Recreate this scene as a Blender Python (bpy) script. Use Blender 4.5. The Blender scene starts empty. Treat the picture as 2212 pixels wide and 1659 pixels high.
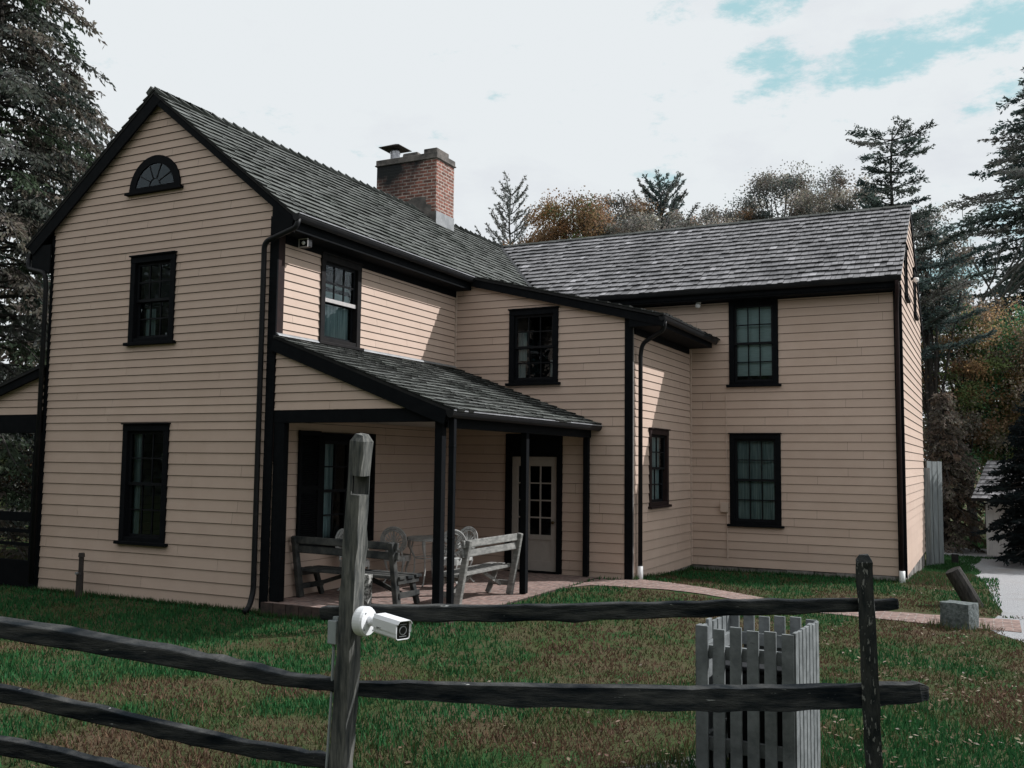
import bpy, math, random
from mathutils import Vector, Matrix
random.seed(7)
R = random.random
def U(a, b): return a + (b - a) * random.random()
sc = bpy.context.scene
COL = sc.collection

# ------------------------------------------------------------------ camera
YAW, PITCH, ROLL = -0.4632, 0.0807, 0.0116
CAM = Vector((8.5679, -9.9726, 2.05))
cy_, sy_ = math.cos(YAW), math.sin(YAW)
cp, sp = math.cos(PITCH), math.sin(PITCH)
cr, sr = math.cos(ROLL), math.sin(ROLL)
FWD0 = Vector((sy_, cy_, 0)); RT = Vector((cy_, -sy_, 0)); UPV = Vector((0, 0, 1))
FW = FWD0 * cp + UPV * sp
UU = UPV * cp - FWD0 * sp
R2 = RT * cr + UU * sr
U2 = UU * cr - RT * sr
cam_d = bpy.data.cameras.new("camera"); cam = bpy.data.objects.new("camera", cam_d); COL.objects.link(cam)
m = Matrix((R2, U2, -FW)).transposed().to_4x4(); m.translation = CAM
cam.matrix_world = m
cam_d.sensor_width = 36; cam_d.lens = 33.41; cam_d.clip_start = 0.05; cam_d.clip_end = 800
sc.camera = cam

# ------------------------------------------------------------------ light and sky
SUN = Vector((1, .85, 1.17)).normalized()
sd = bpy.data.lights.new("sun", 'SUN'); sd.energy = 4.8; sd.angle = math.radians(0.6); sd.color = (1.0, .985, .975)
so = bpy.data.objects.new("sun", sd); COL.objects.link(so)
so.rotation_euler = SUN.to_track_quat('Z', 'Y').to_euler(); so.location = (20, 20, 30)

w = bpy.data.worlds.new("World"); sc.world = w; w.use_nodes = True
nt = w.node_tree; N = nt.nodes; L = nt.links; N.clear()
out = N.new('ShaderNodeOutputWorld'); bg = N.new('ShaderNodeBackground'); bg.inputs['Strength'].default_value = 0.1
L.new(bg.outputs[0], out.inputs[0])
sky = N.new('ShaderNodeTexSky'); sky.sky_type = 'NISHITA'; sky.sun_disc = False
sky.sun_elevation = math.asin(SUN.z); sky.sun_rotation = math.atan2(SUN.x, SUN.y)
sky.air_density = 1.3; sky.dust_density = 2.0; sky.ozone_density = 2.0
tc = N.new('ShaderNodeTexCoord')
def vdot(vec, lo, hi):
    d = N.new('ShaderNodeVectorMath'); d.operation = 'DOT_PRODUCT'; d.inputs[1].default_value = vec
    L.new(tc.outputs['Generated'], d.inputs[0])
    r = N.new('ShaderNodeMapRange'); r.inputs['From Min'].default_value = lo; r.inputs['From Max'].default_value = hi
    L.new(d.outputs['Value'], r.inputs['Value']); return r.outputs[0]
def noise(scale, detail, rough, vec_scale=(1, 1, 1)):
    mp = N.new('ShaderNodeMapping'); mp.inputs['Scale'].default_value = vec_scale
    L.new(tc.outputs['Generated'], mp.inputs[0])
    n = N.new('ShaderNodeTexNoise'); n.inputs['Scale'].default_value = scale; n.inputs['Detail'].default_value = detail
    n.inputs['Roughness'].default_value = rough; L.new(mp.outputs[0], n.inputs['Vector']); return n.outputs['Fac']
def math_(op, a, b=None, c=None):
    x = N.new('ShaderNodeMath'); x.operation = op
    for i, v in enumerate((a, b, c)):
        if v is None: continue
        if isinstance(v, (int, float)): x.inputs[i].default_value = v
        else: L.new(v, x.inputs[i])
    return x.outputs[0]
def pdir(px, py):
    return (FW + R2 * ((px - 1106) / 2053) - U2 * ((py - 829.5) / 2053)).normalized()
# openings in the cloud cover, each an ellipse round a sky direction
def opening(px, py, ax, ay, k, tilt=0.0):
    c = pdir(px, py)
    e = (R2 * math.cos(tilt) + U2 * math.sin(tilt)); f = (U2 * math.cos(tilt) - R2 * math.sin(tilt))
    a = vdot(tuple(e), c.dot(e) - ax, c.dot(e) + ax); b = vdot(tuple(f), c.dot(f) - ay, c.dot(f) + ay)
    a = math_('SUBTRACT', a, .5); b = math_('SUBTRACT', b, .5)
    s = math_('ADD', math_('MULTIPLY', a, a), math_('MULTIPLY', b, b))
    return math_('MULTIPLY', math_('SUBTRACT', .25, s), 4 * k)
o1 = opening(1940, 108, .16, .034, 1.15, .13)
o2 = opening(1660, 5, .055, .026, 1.0, .1)
o3 = opening(1420, 385, .050, .016, .55, -.1)
o4 = opening(2080, 520, .10, .06, .60, 0)
o5 = opening(1650, 125, .05, .022, 1.0, .1)
mx = math_('MAXIMUM', math_('MAXIMUM', math_('MAXIMUM', o1, o2), math_('MAXIMUM', o3, o4)), o5)
mx = math_('MAXIMUM', mx, -1.0)
nz = noise(13, 12, .68, (1, 1, 2.4))
msk = math_('ADD', math_('MULTIPLY', math_('SUBTRACT', nz, .5), 4.2), math_('SUBTRACT', mx, .40))
mr = N.new('ShaderNodeMapRange'); mr.inputs['From Min'].default_value = -.15; mr.inputs['From Max'].default_value = .75; mr.interpolation_type = 'SMOOTHSTEP'
L.new(msk, mr.inputs['Value'])
mrc = mr.outputs[0]
cl = N.new('ShaderNodeMix'); cl.data_type = 'RGBA'      # cloud body with faint grey undersides
cl.inputs[6].default_value = (8.05, 8.45, 8.7, 1); cl.inputs[7].default_value = (7.2, 7.5, 8.0, 1)
mrn = N.new('ShaderNodeMapRange'); mrn.inputs['From Min'].default_value = .52; mrn.inputs['From Max'].default_value = .75
L.new(noise(4.5, 8, .6, (1, 1, 2.2)), mrn.inputs['Value']); L.new(mrn.outputs[0], cl.inputs[0])
tint = N.new('ShaderNodeMix'); tint.data_type = 'RGBA'; tint.blend_type = 'MIX'; tint.inputs[0].default_value = .82
L.new(sky.outputs[0], tint.inputs[6]); tint.inputs[7].default_value = (4.5, 7.2, 7.55, 1)
fin = N.new('ShaderNodeMix'); fin.data_type = 'RGBA'
L.new(mrc, fin.inputs[0]); L.new(cl.outputs[2], fin.inputs[6]); L.new(tint.outputs[2], fin.inputs[7])
L.new(fin.outputs[2], bg.inputs['Color'])

vs = sc.view_settings; vs.view_transform = 'Standard'; vs.look = 'None'; vs.gamma = 1; vs.use_curve_mapping = False; vs.exposure = 0.0

# ------------------------------------------------------------------ materials
def mat(name, rough=.8, spec=.3, metal=0.0):
    m = bpy.data.materials.new(name); m.use_nodes = True
    b = m.node_tree.nodes['Principled BSDF']
    b.inputs['Roughness'].default_value = rough; b.inputs['Specular IOR Level'].default_value = spec
    b.inputs['Metallic'].default_value = metal
    return m, m.node_tree, b
def nmat(name, c1, c2, scale=6, rough=.8, spec=.3, stretch=(1, 1, 1), detail=6, lo=.35, hi=.65, bump=0.0, attr=False, c3=None, scale3=1.5, lo3=.55, hi3=.7, metal=0.0, bscale=None, bdist=.01, speck=None):
    """two noise-mixed tones, optional third blotch tone, optional per-piece tone attribute, bump"""
    m, t, b = mat(name, rough, spec, metal); n = t.nodes; l = t.links
    tc = n.new('ShaderNodeTexCoord'); mp = n.new('ShaderNodeMapping'); mp.inputs['Scale'].default_value = stretch
    l.new(tc.outputs['Object'], mp.inputs[0])
    def nz(s, d=detail):
        x = n.new('ShaderNodeTexNoise'); x.inputs['Scale'].default_value = s; x.inputs['Detail'].default_value = d; x.inputs['Roughness'].default_value = .6
        l.new(mp.outputs[0], x.inputs['Vector']); return x.outputs['Fac']
    def rng(v, a, bb):
        x = n.new('ShaderNodeMapRange'); x.inputs['From Min'].default_value = a; x.inputs['From Max'].default_value = bb; l.new(v, x.inputs['Value']); return x.outputs[0]
    def mix(f, a, bb, bt='MIX'):
        x = n.new('ShaderNodeMix'); x.data_type = 'RGBA'; x.blend_type = bt
        if isinstance(f, float): x.inputs[0].default_value = f
        else: l.new(f, x.inputs[0])
        for i, v in ((6, a), (7, bb)):
            if isinstance(v, tuple): x.inputs[i].default_value = (*v, 1)
            else: l.new(v, x.inputs[i])
        return x.outputs[2]
    c = mix(rng(nz(scale), lo, hi), c1, c2)
    if c3: c = mix(rng(nz(scale3), lo3, hi3), c, c3)
    if speck: c = mix(rng(nz(speck[1], 3), speck[2], speck[2] + .04), c, speck[0])
    if attr:
        a = n.new('ShaderNodeAttribute'); a.attribute_name = 'tone'; c = mix(1.0, c, a.outputs['Color'], 'MULTIPLY')
    l.new(c, b.inputs['Base Color'])
    if bump:
        bp = n.new('ShaderNodeBump'); bp.inputs['Strength'].default_value = bump; bp.inputs['Distance'].default_value = bdist
        l.new(nz(bscale or scale * 3), bp.inputs['Height']); l.new(bp.outputs[0], b.inputs['Normal'])
    return m
M = {}
M['board'] = nmat('painted_clapboard', (.555, .427, .355), (.525, .398, .328), 3, .62, .2, attr=True, c3=(.49, .365, .29), scale3=.6, lo3=.5, hi3=.9, bump=.15, bscale=60, bdist=.003)
M['boardw'] = nmat('inner_corner_trim', (.52, .415, .35), (.49, .385, .32), 3, .6, .2)
M['trim'] = nmat('dark_brown_trim', (.0035, .0045, .006), (.006, .007, .0085), 8, .75, .08, bump=.1, bscale=40, bdist=.002)
M['trimb'] = nmat('red_brown_trim', (.030, .018, .017), (.02, .014, .014), 8, .7, .12, bump=.1, bscale=40, bdist=.002)
M['trimd'] = nmat('dusty_dark_trim', (.018, .016, .016), (.010, .010, .011), 8, .7, .12)
M['sashw'] = nmat('weathered_sash_paint', (.17, .16, .15), (.10, .10, .1), 20, .6, .3)
M['raillight'] = nmat('white_meeting_rail', (.5, .47, .46), (.42, .4, .4), 20, .6, .3)
M['sash'] = nmat('dark_sash_paint', (.004, .005, .007), (.008, .009, .011), 20, .6, .15)
M['gutter'] = nmat('dark_metal_gutter', (.006, .007, .009), (.012, .012, .013), 5, .5, .2, c3=(.03, .027, .025), scale3=9, lo3=.62, hi3=.75)
M['glint'] = nmat('lit_gutter_lip', (.35, .36, .38), (.2, .2, .22), 5, .35, .6)  # light along the gutter edge put into a pale lip colour
M['shake_old'] = nmat('mossy_old_shakes', (.135, .142, .136), (.080, .086, .080), 5, .85, .2, attr=True, c3=(.055, .063, .056), scale3=1.1, lo3=.5, hi3=.7, bump=.5, bscale=50, bdist=.006)
M['shake_new'] = nmat('silver_grey_shakes', (.25, .245, .255), (.15, .147, .153), 4, .55, .5, attr=True, c3=(.10, .10, .105), scale3=1.3, lo3=.5, hi3=.68, bump=.4, bscale=50, bdist=.005)
M['under'] = nmat('roof_deck', (.02, .02, .021), (.03, .03, .03), 8, .9, .1)
M['ceil'] = nmat('porch_ceiling_paint', (.42, .40, .37), (.36, .34, .32), 4, .7, .2)
M['stone'] = nmat('foundation_stone', (.30, .28, .26), (.16, .15, .145), 6, .9, .2, bump=.6, bscale=20, bdist=.02)
M['granite'] = nmat('rough_granite', (.17, .19, .19), (.07, .085, .085), 30, .9, .2, bump=.8, bscale=24, bdist=.02, c3=(.05, .06, .06), scale3=3)
M['cement'] = nmat('chimney_render', (.20, .18, .165), (.09, .085, .08), 5, .9, .15, bump=.5, bscale=30, bdist=.01, c3=(.03, .032, .034), scale3=1.6, lo3=.52, hi3=.66)
M['lead'] = nmat('lead_flashing', (.33, .34, .35), (.22, .23, .24), 6, .5, .5, metal=.3)
M['steel'] = nmat('flue_steel', (.5, .5, .52), (.25, .25, .27), 9, .3, .5, metal=.9)
M['rust'] = nmat('rusty_cap_metal', (.07, .055, .05), (.035, .032, .032), 9, .6, .4, metal=.4)
M['post'] = nmat('weathered_fence_post', (.17, .168, .155), (.055, .06, .06), 9, .9, .1, stretch=(6, 6, .7), bump=.7, bscale=14, bdist=.008, c3=(.02, .025, .028), scale3=2.2, lo3=.5, hi3=.7)
M['rail'] = nmat('weathered_split_rail', (.075, .076, .074), (.016, .020, .023), 5, .92, .04, stretch=(1, 1, 7), bump=.9, bscale=26, bdist=.012, c3=(.007, .010, .013), scale3=1.6, lo3=.44, hi3=.62, speck=((.34, .35, .34), 9, .70))
M['lichen'] = nmat('lichen_covered_post', (.05, .052, .05), (.014, .018, .02), 8, .9, .08, stretch=(4, 4, 1), bump=.9, bscale=18, bdist=.01, speck=((.22, .22, .21), 16, .60))
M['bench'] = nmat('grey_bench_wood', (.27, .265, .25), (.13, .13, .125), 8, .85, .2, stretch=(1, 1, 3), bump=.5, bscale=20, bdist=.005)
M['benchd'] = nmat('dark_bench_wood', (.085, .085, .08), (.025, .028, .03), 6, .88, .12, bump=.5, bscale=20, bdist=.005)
M['picket'] = nmat('flaking_white_pickets', (.22, .235, .24), (.13, .142, .145), 12, .75, .15, c3=(.07, .07, .07), scale3=16, lo3=.66, hi3=.74, bump=.3)
M['iron'] = nmat('white_cast_iron', (.48, .49, .48), (.32, .33, .32), 18, .6, .3)
M['cam'] = nmat('white_camera_shell', (.80, .81, .83), (.77, .78, .8), 10, .35, .45)
M['camg'] = nmat('camera_black_face', (.004, .004, .006), (.006, .006, .008), 10, .12, .6)
M['camb'] = nmat('camera_black_plastic', (.01, .01, .012), (.012, .012, .014), 10, .4, .4)
M['grey'] = nmat('grey_plastic_box', (.33, .36, .37), (.29, .32, .33), 30, .6, .3)
M['door'] = nmat('cream_door_paint', (.40, .36, .33), (.34, .31, .28), 5, .55, .35)
M['edge'] = nmat('dark_edge_brick', (.085, .06, .052), (.04, .034, .032), 9, .9, .1, bump=.5, bscale=30)  # darker brick than the porch paving
M['brass'] = nmat('tarnished_knob', (.12, .09, .05), (.08, .06, .03), 5, .35, .5, metal=.9)
M['bin'] = nmat('black_bin_plastic', (.006, .007, .009), (.012, .013, .015), 8, .5, .3)
M['blind_or_backing'] = nmat('pale_roller_blind', (.80, .84, .82), (.62, .68, .66), 5, .9, .1, stretch=(1, 1, 14))
M['curtain'] = nmat('thin_curtain', (.55, .6, .58), (.2, .25, .26), 5, .9, .1, stretch=(9, 9, .3))
M['room'] = nmat('dark_room_backing', (.02, .022, .024), (.03, .03, .032), 2, .9, .1)
M['bulb'] = nmat('white_lamp_shell', (.8, .8, .8), (.74, .74, .74), 8, .4, .4)
M['boards_grey'] = nmat('weathered_grey_boards', (.24, .26, .26), (.13, .145, .15), 5, .85, .2, stretch=(8, 8, .5), bump=.5)
M['shedwall'] = nmat('whitewashed_shed', (.66, .68, .69), (.5, .52, .54), 4, .8, .2, stretch=(6, 6, .6))
M['bark'] = nmat('bark', (.07, .065, .06), (.03, .029, .028), 9, .9, .1, stretch=(3, 3, .7), bump=.8)
M['barkpale'] = nmat('pale_bark', (.13, .13, .12), (.06, .062, .06), 9, .9, .1, stretch=(3, 3, .7), bump=.8)
M['peel'] = nmat('peeling_white_paint', (.42, .42, .4), (.09, .09, .085), 22, .9, .2, lo=.45, hi=.55, bump=.9, bscale=30, bdist=.01)

def leafmat(name, rough=.75, trans=.45):
    m, t, b = mat(name, rough, .12); n = t.nodes; l = t.links
    a = n.new('ShaderNodeAttribute'); a.attribute_name = 'tone'
    l.new(a.outputs['Color'], b.inputs['Base Color'])
    tr = n.new('ShaderNodeBsdfTranslucent'); l.new(a.outputs['Color'], tr.inputs['Color'])
    mx = n.new('ShaderNodeMixShader'); mx.inputs[0].default_value = trans
    o = n['Material Output']; l.new(b.outputs[0], mx.inputs[1]); l.new(tr.outputs[0], mx.inputs[2]); l.new(mx.outputs[0], o.inputs['Surface'])
    return m
M['leaf'] = leafmat('foliage'); M['grass'] = leafmat('grass_blades', .8, .2); M['dead'] = leafmat('fallen_leaves', .8, .1)

def glassmat():
    m = bpy.data.materials.new('old_window_glass'); m.use_nodes = True; t = m.node_tree; n = t.nodes; l = t.links; n.clear()
    o = n.new('ShaderNodeOutputMaterial'); tr = n.new('ShaderNodeBsdfTransparent'); tr.inputs[0].default_value = (.62, .72, .74, 1)
    g = n.new('ShaderNodeBsdfGlossy'); g.inputs['Roughness'].default_value = .04; g.inputs['Color'].default_value = (.62, .72, .78, 1)
    f = n.new('ShaderNodeFresnel'); f.inputs[0].default_value = 1.5
    tcn = n.new('ShaderNodeTexCoord'); nz = n.new('ShaderNodeTexNoise'); nz.inputs['Scale'].default_value = 5
    l.new(tcn.outputs['Object'], nz.inputs['Vector'])
    bp = n.new('ShaderNodeBump'); bp.inputs['Strength'].default_value = .25; bp.inputs['Distance'].default_value = .02
    l.new(nz.outputs['Fac'], bp.inputs['Height']); l.new(bp.outputs[0], g.inputs['Normal'])
    mx = n.new('ShaderNodeMixShader'); l.new(f.outputs[0], mx.inputs[0]); l.new(tr.outputs[0], mx.inputs[1]); l.new(g.outputs[0], mx.inputs[2])
    l.new(mx.outputs[0], o.inputs[0]); return m
M['glass'] = glassmat()

def brickmat(name, b1, b2, mortar, sc_, bw, bh, axes, mort=.012, soot=None, offset=.5, rough=.9):
    """brick courses laid in metres; axes picks which object axes are across/up"""
    m, t, b = mat(name, rough, .15); n = t.nodes; l = t.links
    tc = n.new('ShaderNodeTexCoord'); sx = n.new('ShaderNodeSeparateXYZ'); cx = n.new('ShaderNodeCombineXYZ')
    l.new(tc.outputs['Object'], sx.inputs[0])
    if axes == 'wall':
        ad = n.new('ShaderNodeMath'); ad.operation = 'ADD'; l.new(sx.outputs[0], ad.inputs[0]); l.new(sx.outputs[1], ad.inputs[1])
        l.new(ad.outputs[0], cx.inputs[0]); l.new(sx.outputs[2], cx.inputs[1])
    else:
        l.new(sx.outputs[0], cx.inputs[0]); l.new(sx.outputs[1], cx.inputs[1])
    br = n.new('ShaderNodeTexBrick'); br.inputs['Scale'].default_value = 1; br.inputs['Brick Width'].default_value = bw; br.inputs['Row Height'].default_value = bh
    br.inputs['Mortar Size'].default_value = mort; br.inputs['Mortar Smooth'].default_value = .3; br.offset = offset
    br.inputs['Color1'].default_value = (*b1, 1); br.inputs['Color2'].default_value = (*b2, 1); br.inputs['Mortar'].default_value = (*mortar, 1); br.inputs['Bias'].default_value = -.1
    nz = n.new('ShaderNodeTexNoise'); nz.inputs['Scale'].default_value = 1.7; nz.inputs['Detail'].default_value = 3
    l.new(tc.outputs['Object'], nz.inputs['Vector'])
    vm = n.new('ShaderNodeVectorMath'); vm.operation = 'MULTIPLY_ADD'; vm.inputs[1].default_value = (.03, .02, 0); l.new(nz.outputs['Color'], vm.inputs[0]); l.new(cx.outputs[0], vm.inputs[2])
    l.new(vm.outputs[0], br.inputs['Vector'])
    c = br.outputs['Color']
    n2 = n.new('ShaderNodeTexNoise'); n2.inputs['Scale'].default_value = 12; n2.inputs['Detail'].default_value = 5; l.new(tc.outputs['Object'], n2.inputs['Vector'])
    r2 = n.new('ShaderNodeMapRange'); r2.inputs['From Min'].default_value = .3; r2.inputs['From Max'].default_value = .7; r2.inputs['To Min'].default_value = .6; r2.inputs['To Max'].default_value = 1.25
    l.new(n2.outputs['Fac'], r2.inputs['Value'])
    mm = n.new('ShaderNodeVectorMath'); mm.operation = 'SCALE'; l.new(c, mm.inputs[0]); l.new(r2.outputs[0], mm.inputs['Scale']); c = mm.outputs[0]
    if soot:
        n3 = n.new('ShaderNodeTexNoise'); n3.inputs['Scale'].default_value = 1.4; n3.inputs['Detail'].default_value = 6; l.new(tc.outputs['Object'], n3.inputs['Vector'])
        gr = n.new('ShaderNodeMapRange'); gr.inputs['From Min'].default_value = soot[0]; gr.inputs['From Max'].default_value = soot[1]; gr.inputs['To Max'].default_value = .55; l.new(sx.outputs[2], gr.inputs['Value'])
        gx = n.new('ShaderNodeMapRange'); gx.inputs['From Min'].default_value = -.3; gx.inputs['From Max'].default_value = -1.0; gx.inputs['To Max'].default_value = .35; l.new(sx.outputs[0], gx.inputs['Value'])
        ad = n.new('ShaderNodeMath'); l.new(gr.outputs[0], ad.inputs[0]); l.new(gx.outputs[0], ad.inputs[1])
        ad2 = n.new('ShaderNodeMath'); l.new(ad.outputs[0], ad2.inputs[0]); l.new(n3.outputs['Fac'], ad2.inputs[1])
        r3 = n.new('ShaderNodeMapRange'); r3.inputs['From Min'].default_value = 1.02; r3.inputs['From Max'].default_value = 1.3; l.new(ad2.outputs[0], r3.inputs['Value'])
        mx = n.new('ShaderNodeMix'); mx.data_type = 'RGBA'; l.new(r3.outputs[0], mx.inputs[0]); l.new(c, mx.inputs[6]); mx.inputs[7].default_value = (.028, .03, .031, 1); c = mx.outputs[2]
    l.new(c, b.inputs['Base Color'])
    bp = n.new('ShaderNodeBump'); bp.inputs['Strength'].default_value = .6; bp.inputs['Distance'].default_value = .008; bp.invert = True
    l.new(br.outputs['Fac'], bp.inputs['Height']); l.new(bp.outputs[0], b.inputs['Normal'])
    return m
M['chimney'] = brickmat('chimney_brick', (.30, .125, .095), (.13, .07, .058), (.42, .36, .32), 1, .215, .073, 'wall', .013, soot=(.2, 1.5))
M['paver'] = brickmat('brick_paving', (.28, .19, .165), (.19, .135, .12), (.30, .27, .25), 1, .21, .105, 'floor', .008)

# ------------------------------------------------------------------ mesh builder
class MB:
    def __init__(s): s.v = []; s.f = []; s.t = []
    def vert(s, p): s.v.append(tuple(p)); return len(s.v) - 1
    def face(s, pts, tone=(1, 1, 1)):
        i = [s.vert(p) for p in pts]; s.f.append(i); s.t.append(tone)
    def hexa(s, b, t, tone=(1, 1, 1)):      # bottom 4 pts, top 4 pts, same winding (ccw from above)
        ib = [s.vert(p) for p in b]; it = [s.vert(p) for p in t]
        s.f.append(ib[::-1]); s.f.append(it)
        for k in range(4):
            j = (k + 1) % 4; s.f.append([ib[k], ib[j], it[j], it[k]])
        s.t += [tone] * 6
    def box(s, x0, x1, y0, y1, z0, z1, tone=(1, 1, 1)):
        s.hexa([(x0, y0, z0), (x1, y0, z0), (x1, y1, z0), (x0, y1, z0)], [(x0, y0, z1), (x1, y0, z1), (x1, y1, z1), (x0, y1, z1)], tone)
    def bar(s, a, b, w, h, up=(0, 0, 1), tone=(1, 1, 1), w2=None, h2=None):   # rectangular bar a->b
        a = Vector(a); b = Vector(b); d = (b - a).normalized(); u = Vector(up); x = d.cross(u)
        if x.length < 1e-4: x = d.cross(Vector((1, 0, 0)))
        x.normalize(); u = x.cross(d).normalized()
        w2 = w if w2 is None else w2; h2 = h if h2 is None else h2
        q = lambda c, ww, hh: [c - x * ww / 2 - u * hh / 2, c + x * ww / 2 - u * hh / 2, c + x * ww / 2 + u * hh / 2, c - x * ww / 2 + u * hh / 2]
        s.hexa(q(b, w2, h2), q(a, w, h), tone)
    def tube(s, pts, rad, n=8, tone=(1, 1, 1), cap=True, squash=1.0, jit=0.0, seed=None, phase=0.0):
        pts = [Vector(p) for p in pts]
        if not isinstance(rad, (list, tuple)): rad = [rad] * len(pts)
        rings = []; prev = None
        ph = [1 + (R() - .5) * jit for _ in range(n)]
        for k, p in enumerate(pts):
            d = (pts[min(k + 1, len(pts) - 1)] - pts[max(k - 1, 0)]).normalized()
            if prev is None:
                x = d.cross(Vector((0, 0, 1)))
                if x.length < .05: x = d.cross(Vector((0, 1, 0)))
                x.normalize()
            else:
                x = (prev - d * prev.dot(d)).normalized()
            prev = x; y = d.cross(x)
            rings.append([s.vert(p + (x * math.cos(2 * math.pi * i / n + phase) + y * math.sin(2 * math.pi * i / n + phase) * squash) * rad[k] * ph[i] * (1 + (R() - .5) * jit * .4)) for i in range(n)])
        for k in range(len(pts) - 1):
            for i in range(n):
                j = (i + 1) % n
                s.f.append([rings[k][i], rings[k + 1][i], rings[k + 1][j], rings[k][j]]); s.t.append(tone)
        if cap:
            s.f.append(rings[0][:]); s.f.append(rings[-1][::-1]); s.t += [tone] * 2
    def build(s, name, material, parent=None, smooth=False, loc=(0, 0, 0), rotz=0.0, bevel=0.0):
        me = bpy.data.meshes.new(name); me.from_pydata(s.v, [], s.f)
        if any(t != (1, 1, 1) for t in s.t) or material in (M['board'], M['shake_old'], M['shake_new']):
            at = me.color_attributes.new('tone', 'FLOAT_COLOR', 'CORNER')
            buf = []
            for f, t in zip(s.f, s.t): buf += [t[0], t[1], t[2], 1.0] * len(f)
            at.data.foreach_set('color', buf)
        me.materials.append(material)
        if smooth: me.polygons.foreach_set('use_smooth', [True] * len(me.polygons))
        me.update()
        o = bpy.data.objects.new(name, me); COL.objects.link(o); o.location = loc; o.rotation_euler = (0, 0, rotz)
        if parent: o.parent = parent
        if bevel:
            bv = o.modifiers.new('edge', 'BEVEL'); bv.width = bevel; bv.segments = 2; bv.limit_method = 'ANGLE'
        return o
def tag(o, label=None, cat=None, group=None, kind=None):
    if label: o['label'] = label
    if cat: o['category'] = cat
    if group: o['group'] = group
    if kind: o['kind'] = kind
    return o
def thing(name, label, cat, loc=(0, 0, 0), rotz=0.0, group=None):
    o = bpy.data.objects.new(name, None); COL.objects.link(o); o.location = loc; o.rotation_euler = (0, 0, rotz); o.empty_display_size = .2
    return tag(o, label, cat, group)
def copy_tree(o, parent=None):
    c = o.copy(); COL.objects.link(c); c.parent = parent
    for ch in o.children: copy_tree(ch, c)
    return c

# ------------------------------------------------------------------ ground
def sm(t): t = min(max(t, 0), 1); return t * t * (3 - 2 * t)
def G(x, y):
    D = (x - CAM.x) * sy_ + (y - CAM.y) * cy_
    z = .22 * sm((11 - D) / 6) + .04 * max(0, 5 - D) if D > -20 else 1.22
    z = min(z, .5)
    z -= .28 * sm((y - 8.6) / 5) * sm((x - 5) / 3)
    z += .15 * sm((1.28 - math.hypot((x - 3.2) / 2.6, (y - 2.6) / 4.0)) / .8)
    return z
def ground():
    b = MB()
    xs = [-300, -120, -60, -40, -30, -25] + [-20 + .5 * i for i in range(81)] + [24, 30, 45, 80, 150, 300]
    ys = [-120, -60, -30, -20] + [-14 + .5 * i for i in range(87)] + [32, 36, 45, 60, 90, 150, 400]
    idx = {}
    for i, x in enumerate(xs):
        for j, y in enumerate(ys): idx[i, j] = b.vert((x, y, G(x, y) + (0.012 * math.sin(x * 3.1 + y) * math.sin(y * 2.3) if -20 < x < 20 and y < -0.4 else 0)))
    for i in range(len(xs) - 1):
        for j in range(len(ys) - 1): b.f.append([idx[i, j], idx[i + 1, j], idx[i + 1, j + 1], idx[i, j + 1]]); b.t.append((1, 1, 1))
    m = nmat('lawn_soil', (.040, .062, .022), (.085, .066, .042), 1.1, .95, .05, bump=.6, bscale=40, bdist=.03, c3=(.024, .060, .020), scale3=2.6, lo3=.5, hi3=.62, detail=9)
    return tag(b.build('ground', m, smooth=True), kind='structure')
ground()
def ribbon(name, up, lo, material, lift=.006, seg=6):
    b = MB()
    def interp(l, t):
        k = t * (len(l) - 1); i = min(int(k), len(l) - 2); f = k - i
        return (l[i][0] * (1 - f) + l[i + 1][0] * f, l[i][1] * (1 - f) + l[i + 1][1] * f)
    n = 60
    P = []
    for k in range(n + 1):
        a = interp(up, k / n); c = interp(lo, k / n); row = []
        for s_ in range(seg + 1):
            f = s_ / seg; j = .03 * (R() - .5) if s_ in (0, seg) else 0
            x = a[0] * (1 - f) + c[0] * f; y = a[1] * (1 - f) + c[1] * f + j
            row.append(b.vert((x, y, G(x, y) + lift)))
        P.append(row)
    for k in range(n):
        for s_ in range(seg): b.f.append([P[k][s_], P[k][s_ + 1], P[k + 1][s_ + 1], P[k + 1][s_]]); b.t.append((1, 1, 1))
    return tag(b.build(name, material), kind='structure')
ribbon('brick_path', [(2.82, 4.84), (3.15, 5.05), (3.7, 5.02), (4.39, 4.86), (5.0, 4.78), (5.86, 4.63), (7.1, 4.5), (8.0, 4.52), (8.9, 4.6)],
       [(2.83, 3.3), (3.05, 3.85), (3.54, 3.94), (4.2, 3.98), (4.9, 3.98), (5.99, 3.93), (7.17, 3.76), (8.02, 3.64), (8.9, 3.55)], M['paver'], .010)
gravel = nmat('pale_gravel', (.42, .425, .44), (.26, .265, .275), 60, .95, .1, c3=(.30, .29, .28), scale3=1.2, bump=.9, bscale=80, bdist=.02)
dr_l = [(8.75, 3.0), (8.55, 3.5), (8.6, 4.6), (8.72, 5.4), (8.6, 6.5), (8.5, 8.9), (8.3, 11.5), (8.15, 14.3), (7.8, 17.0), (7.2, 17.5), (5.5, 18.6), (2.0, 18.8)]
dr_r = [(15, -4.0), (15, -1), (15, 2), (15, 5), (15, 8), (15, 11), (15, 14), (14.5, 18), (13, 20), (10.5, 20.4), (7.5, 20.2), (2.0, 20.1)]
dr_l[0] = (9.6, 1.6)
ribbon('gravel_driveway', dr_l, dr_r, gravel, .004, 14)
ribbon('gravel_walk', [(6.95, -3.75), (7.0, -4.0), (7.05, -4.4), (7.2, -5.4)], [(6.72, -4.15), (6.6, -4.35), (6.3, -4.6), (6.1, -5.6)], nmat('dusty_gravel', (.20, .20, .19), (.11, .11, .10), 40, .95, .1, bump=.8, bdist=.02), .008, 3)
strip = nmat('bare_brown_earth', (.16, .10, .06), (.11, .075, .045), 2, .95, .1)
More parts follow.
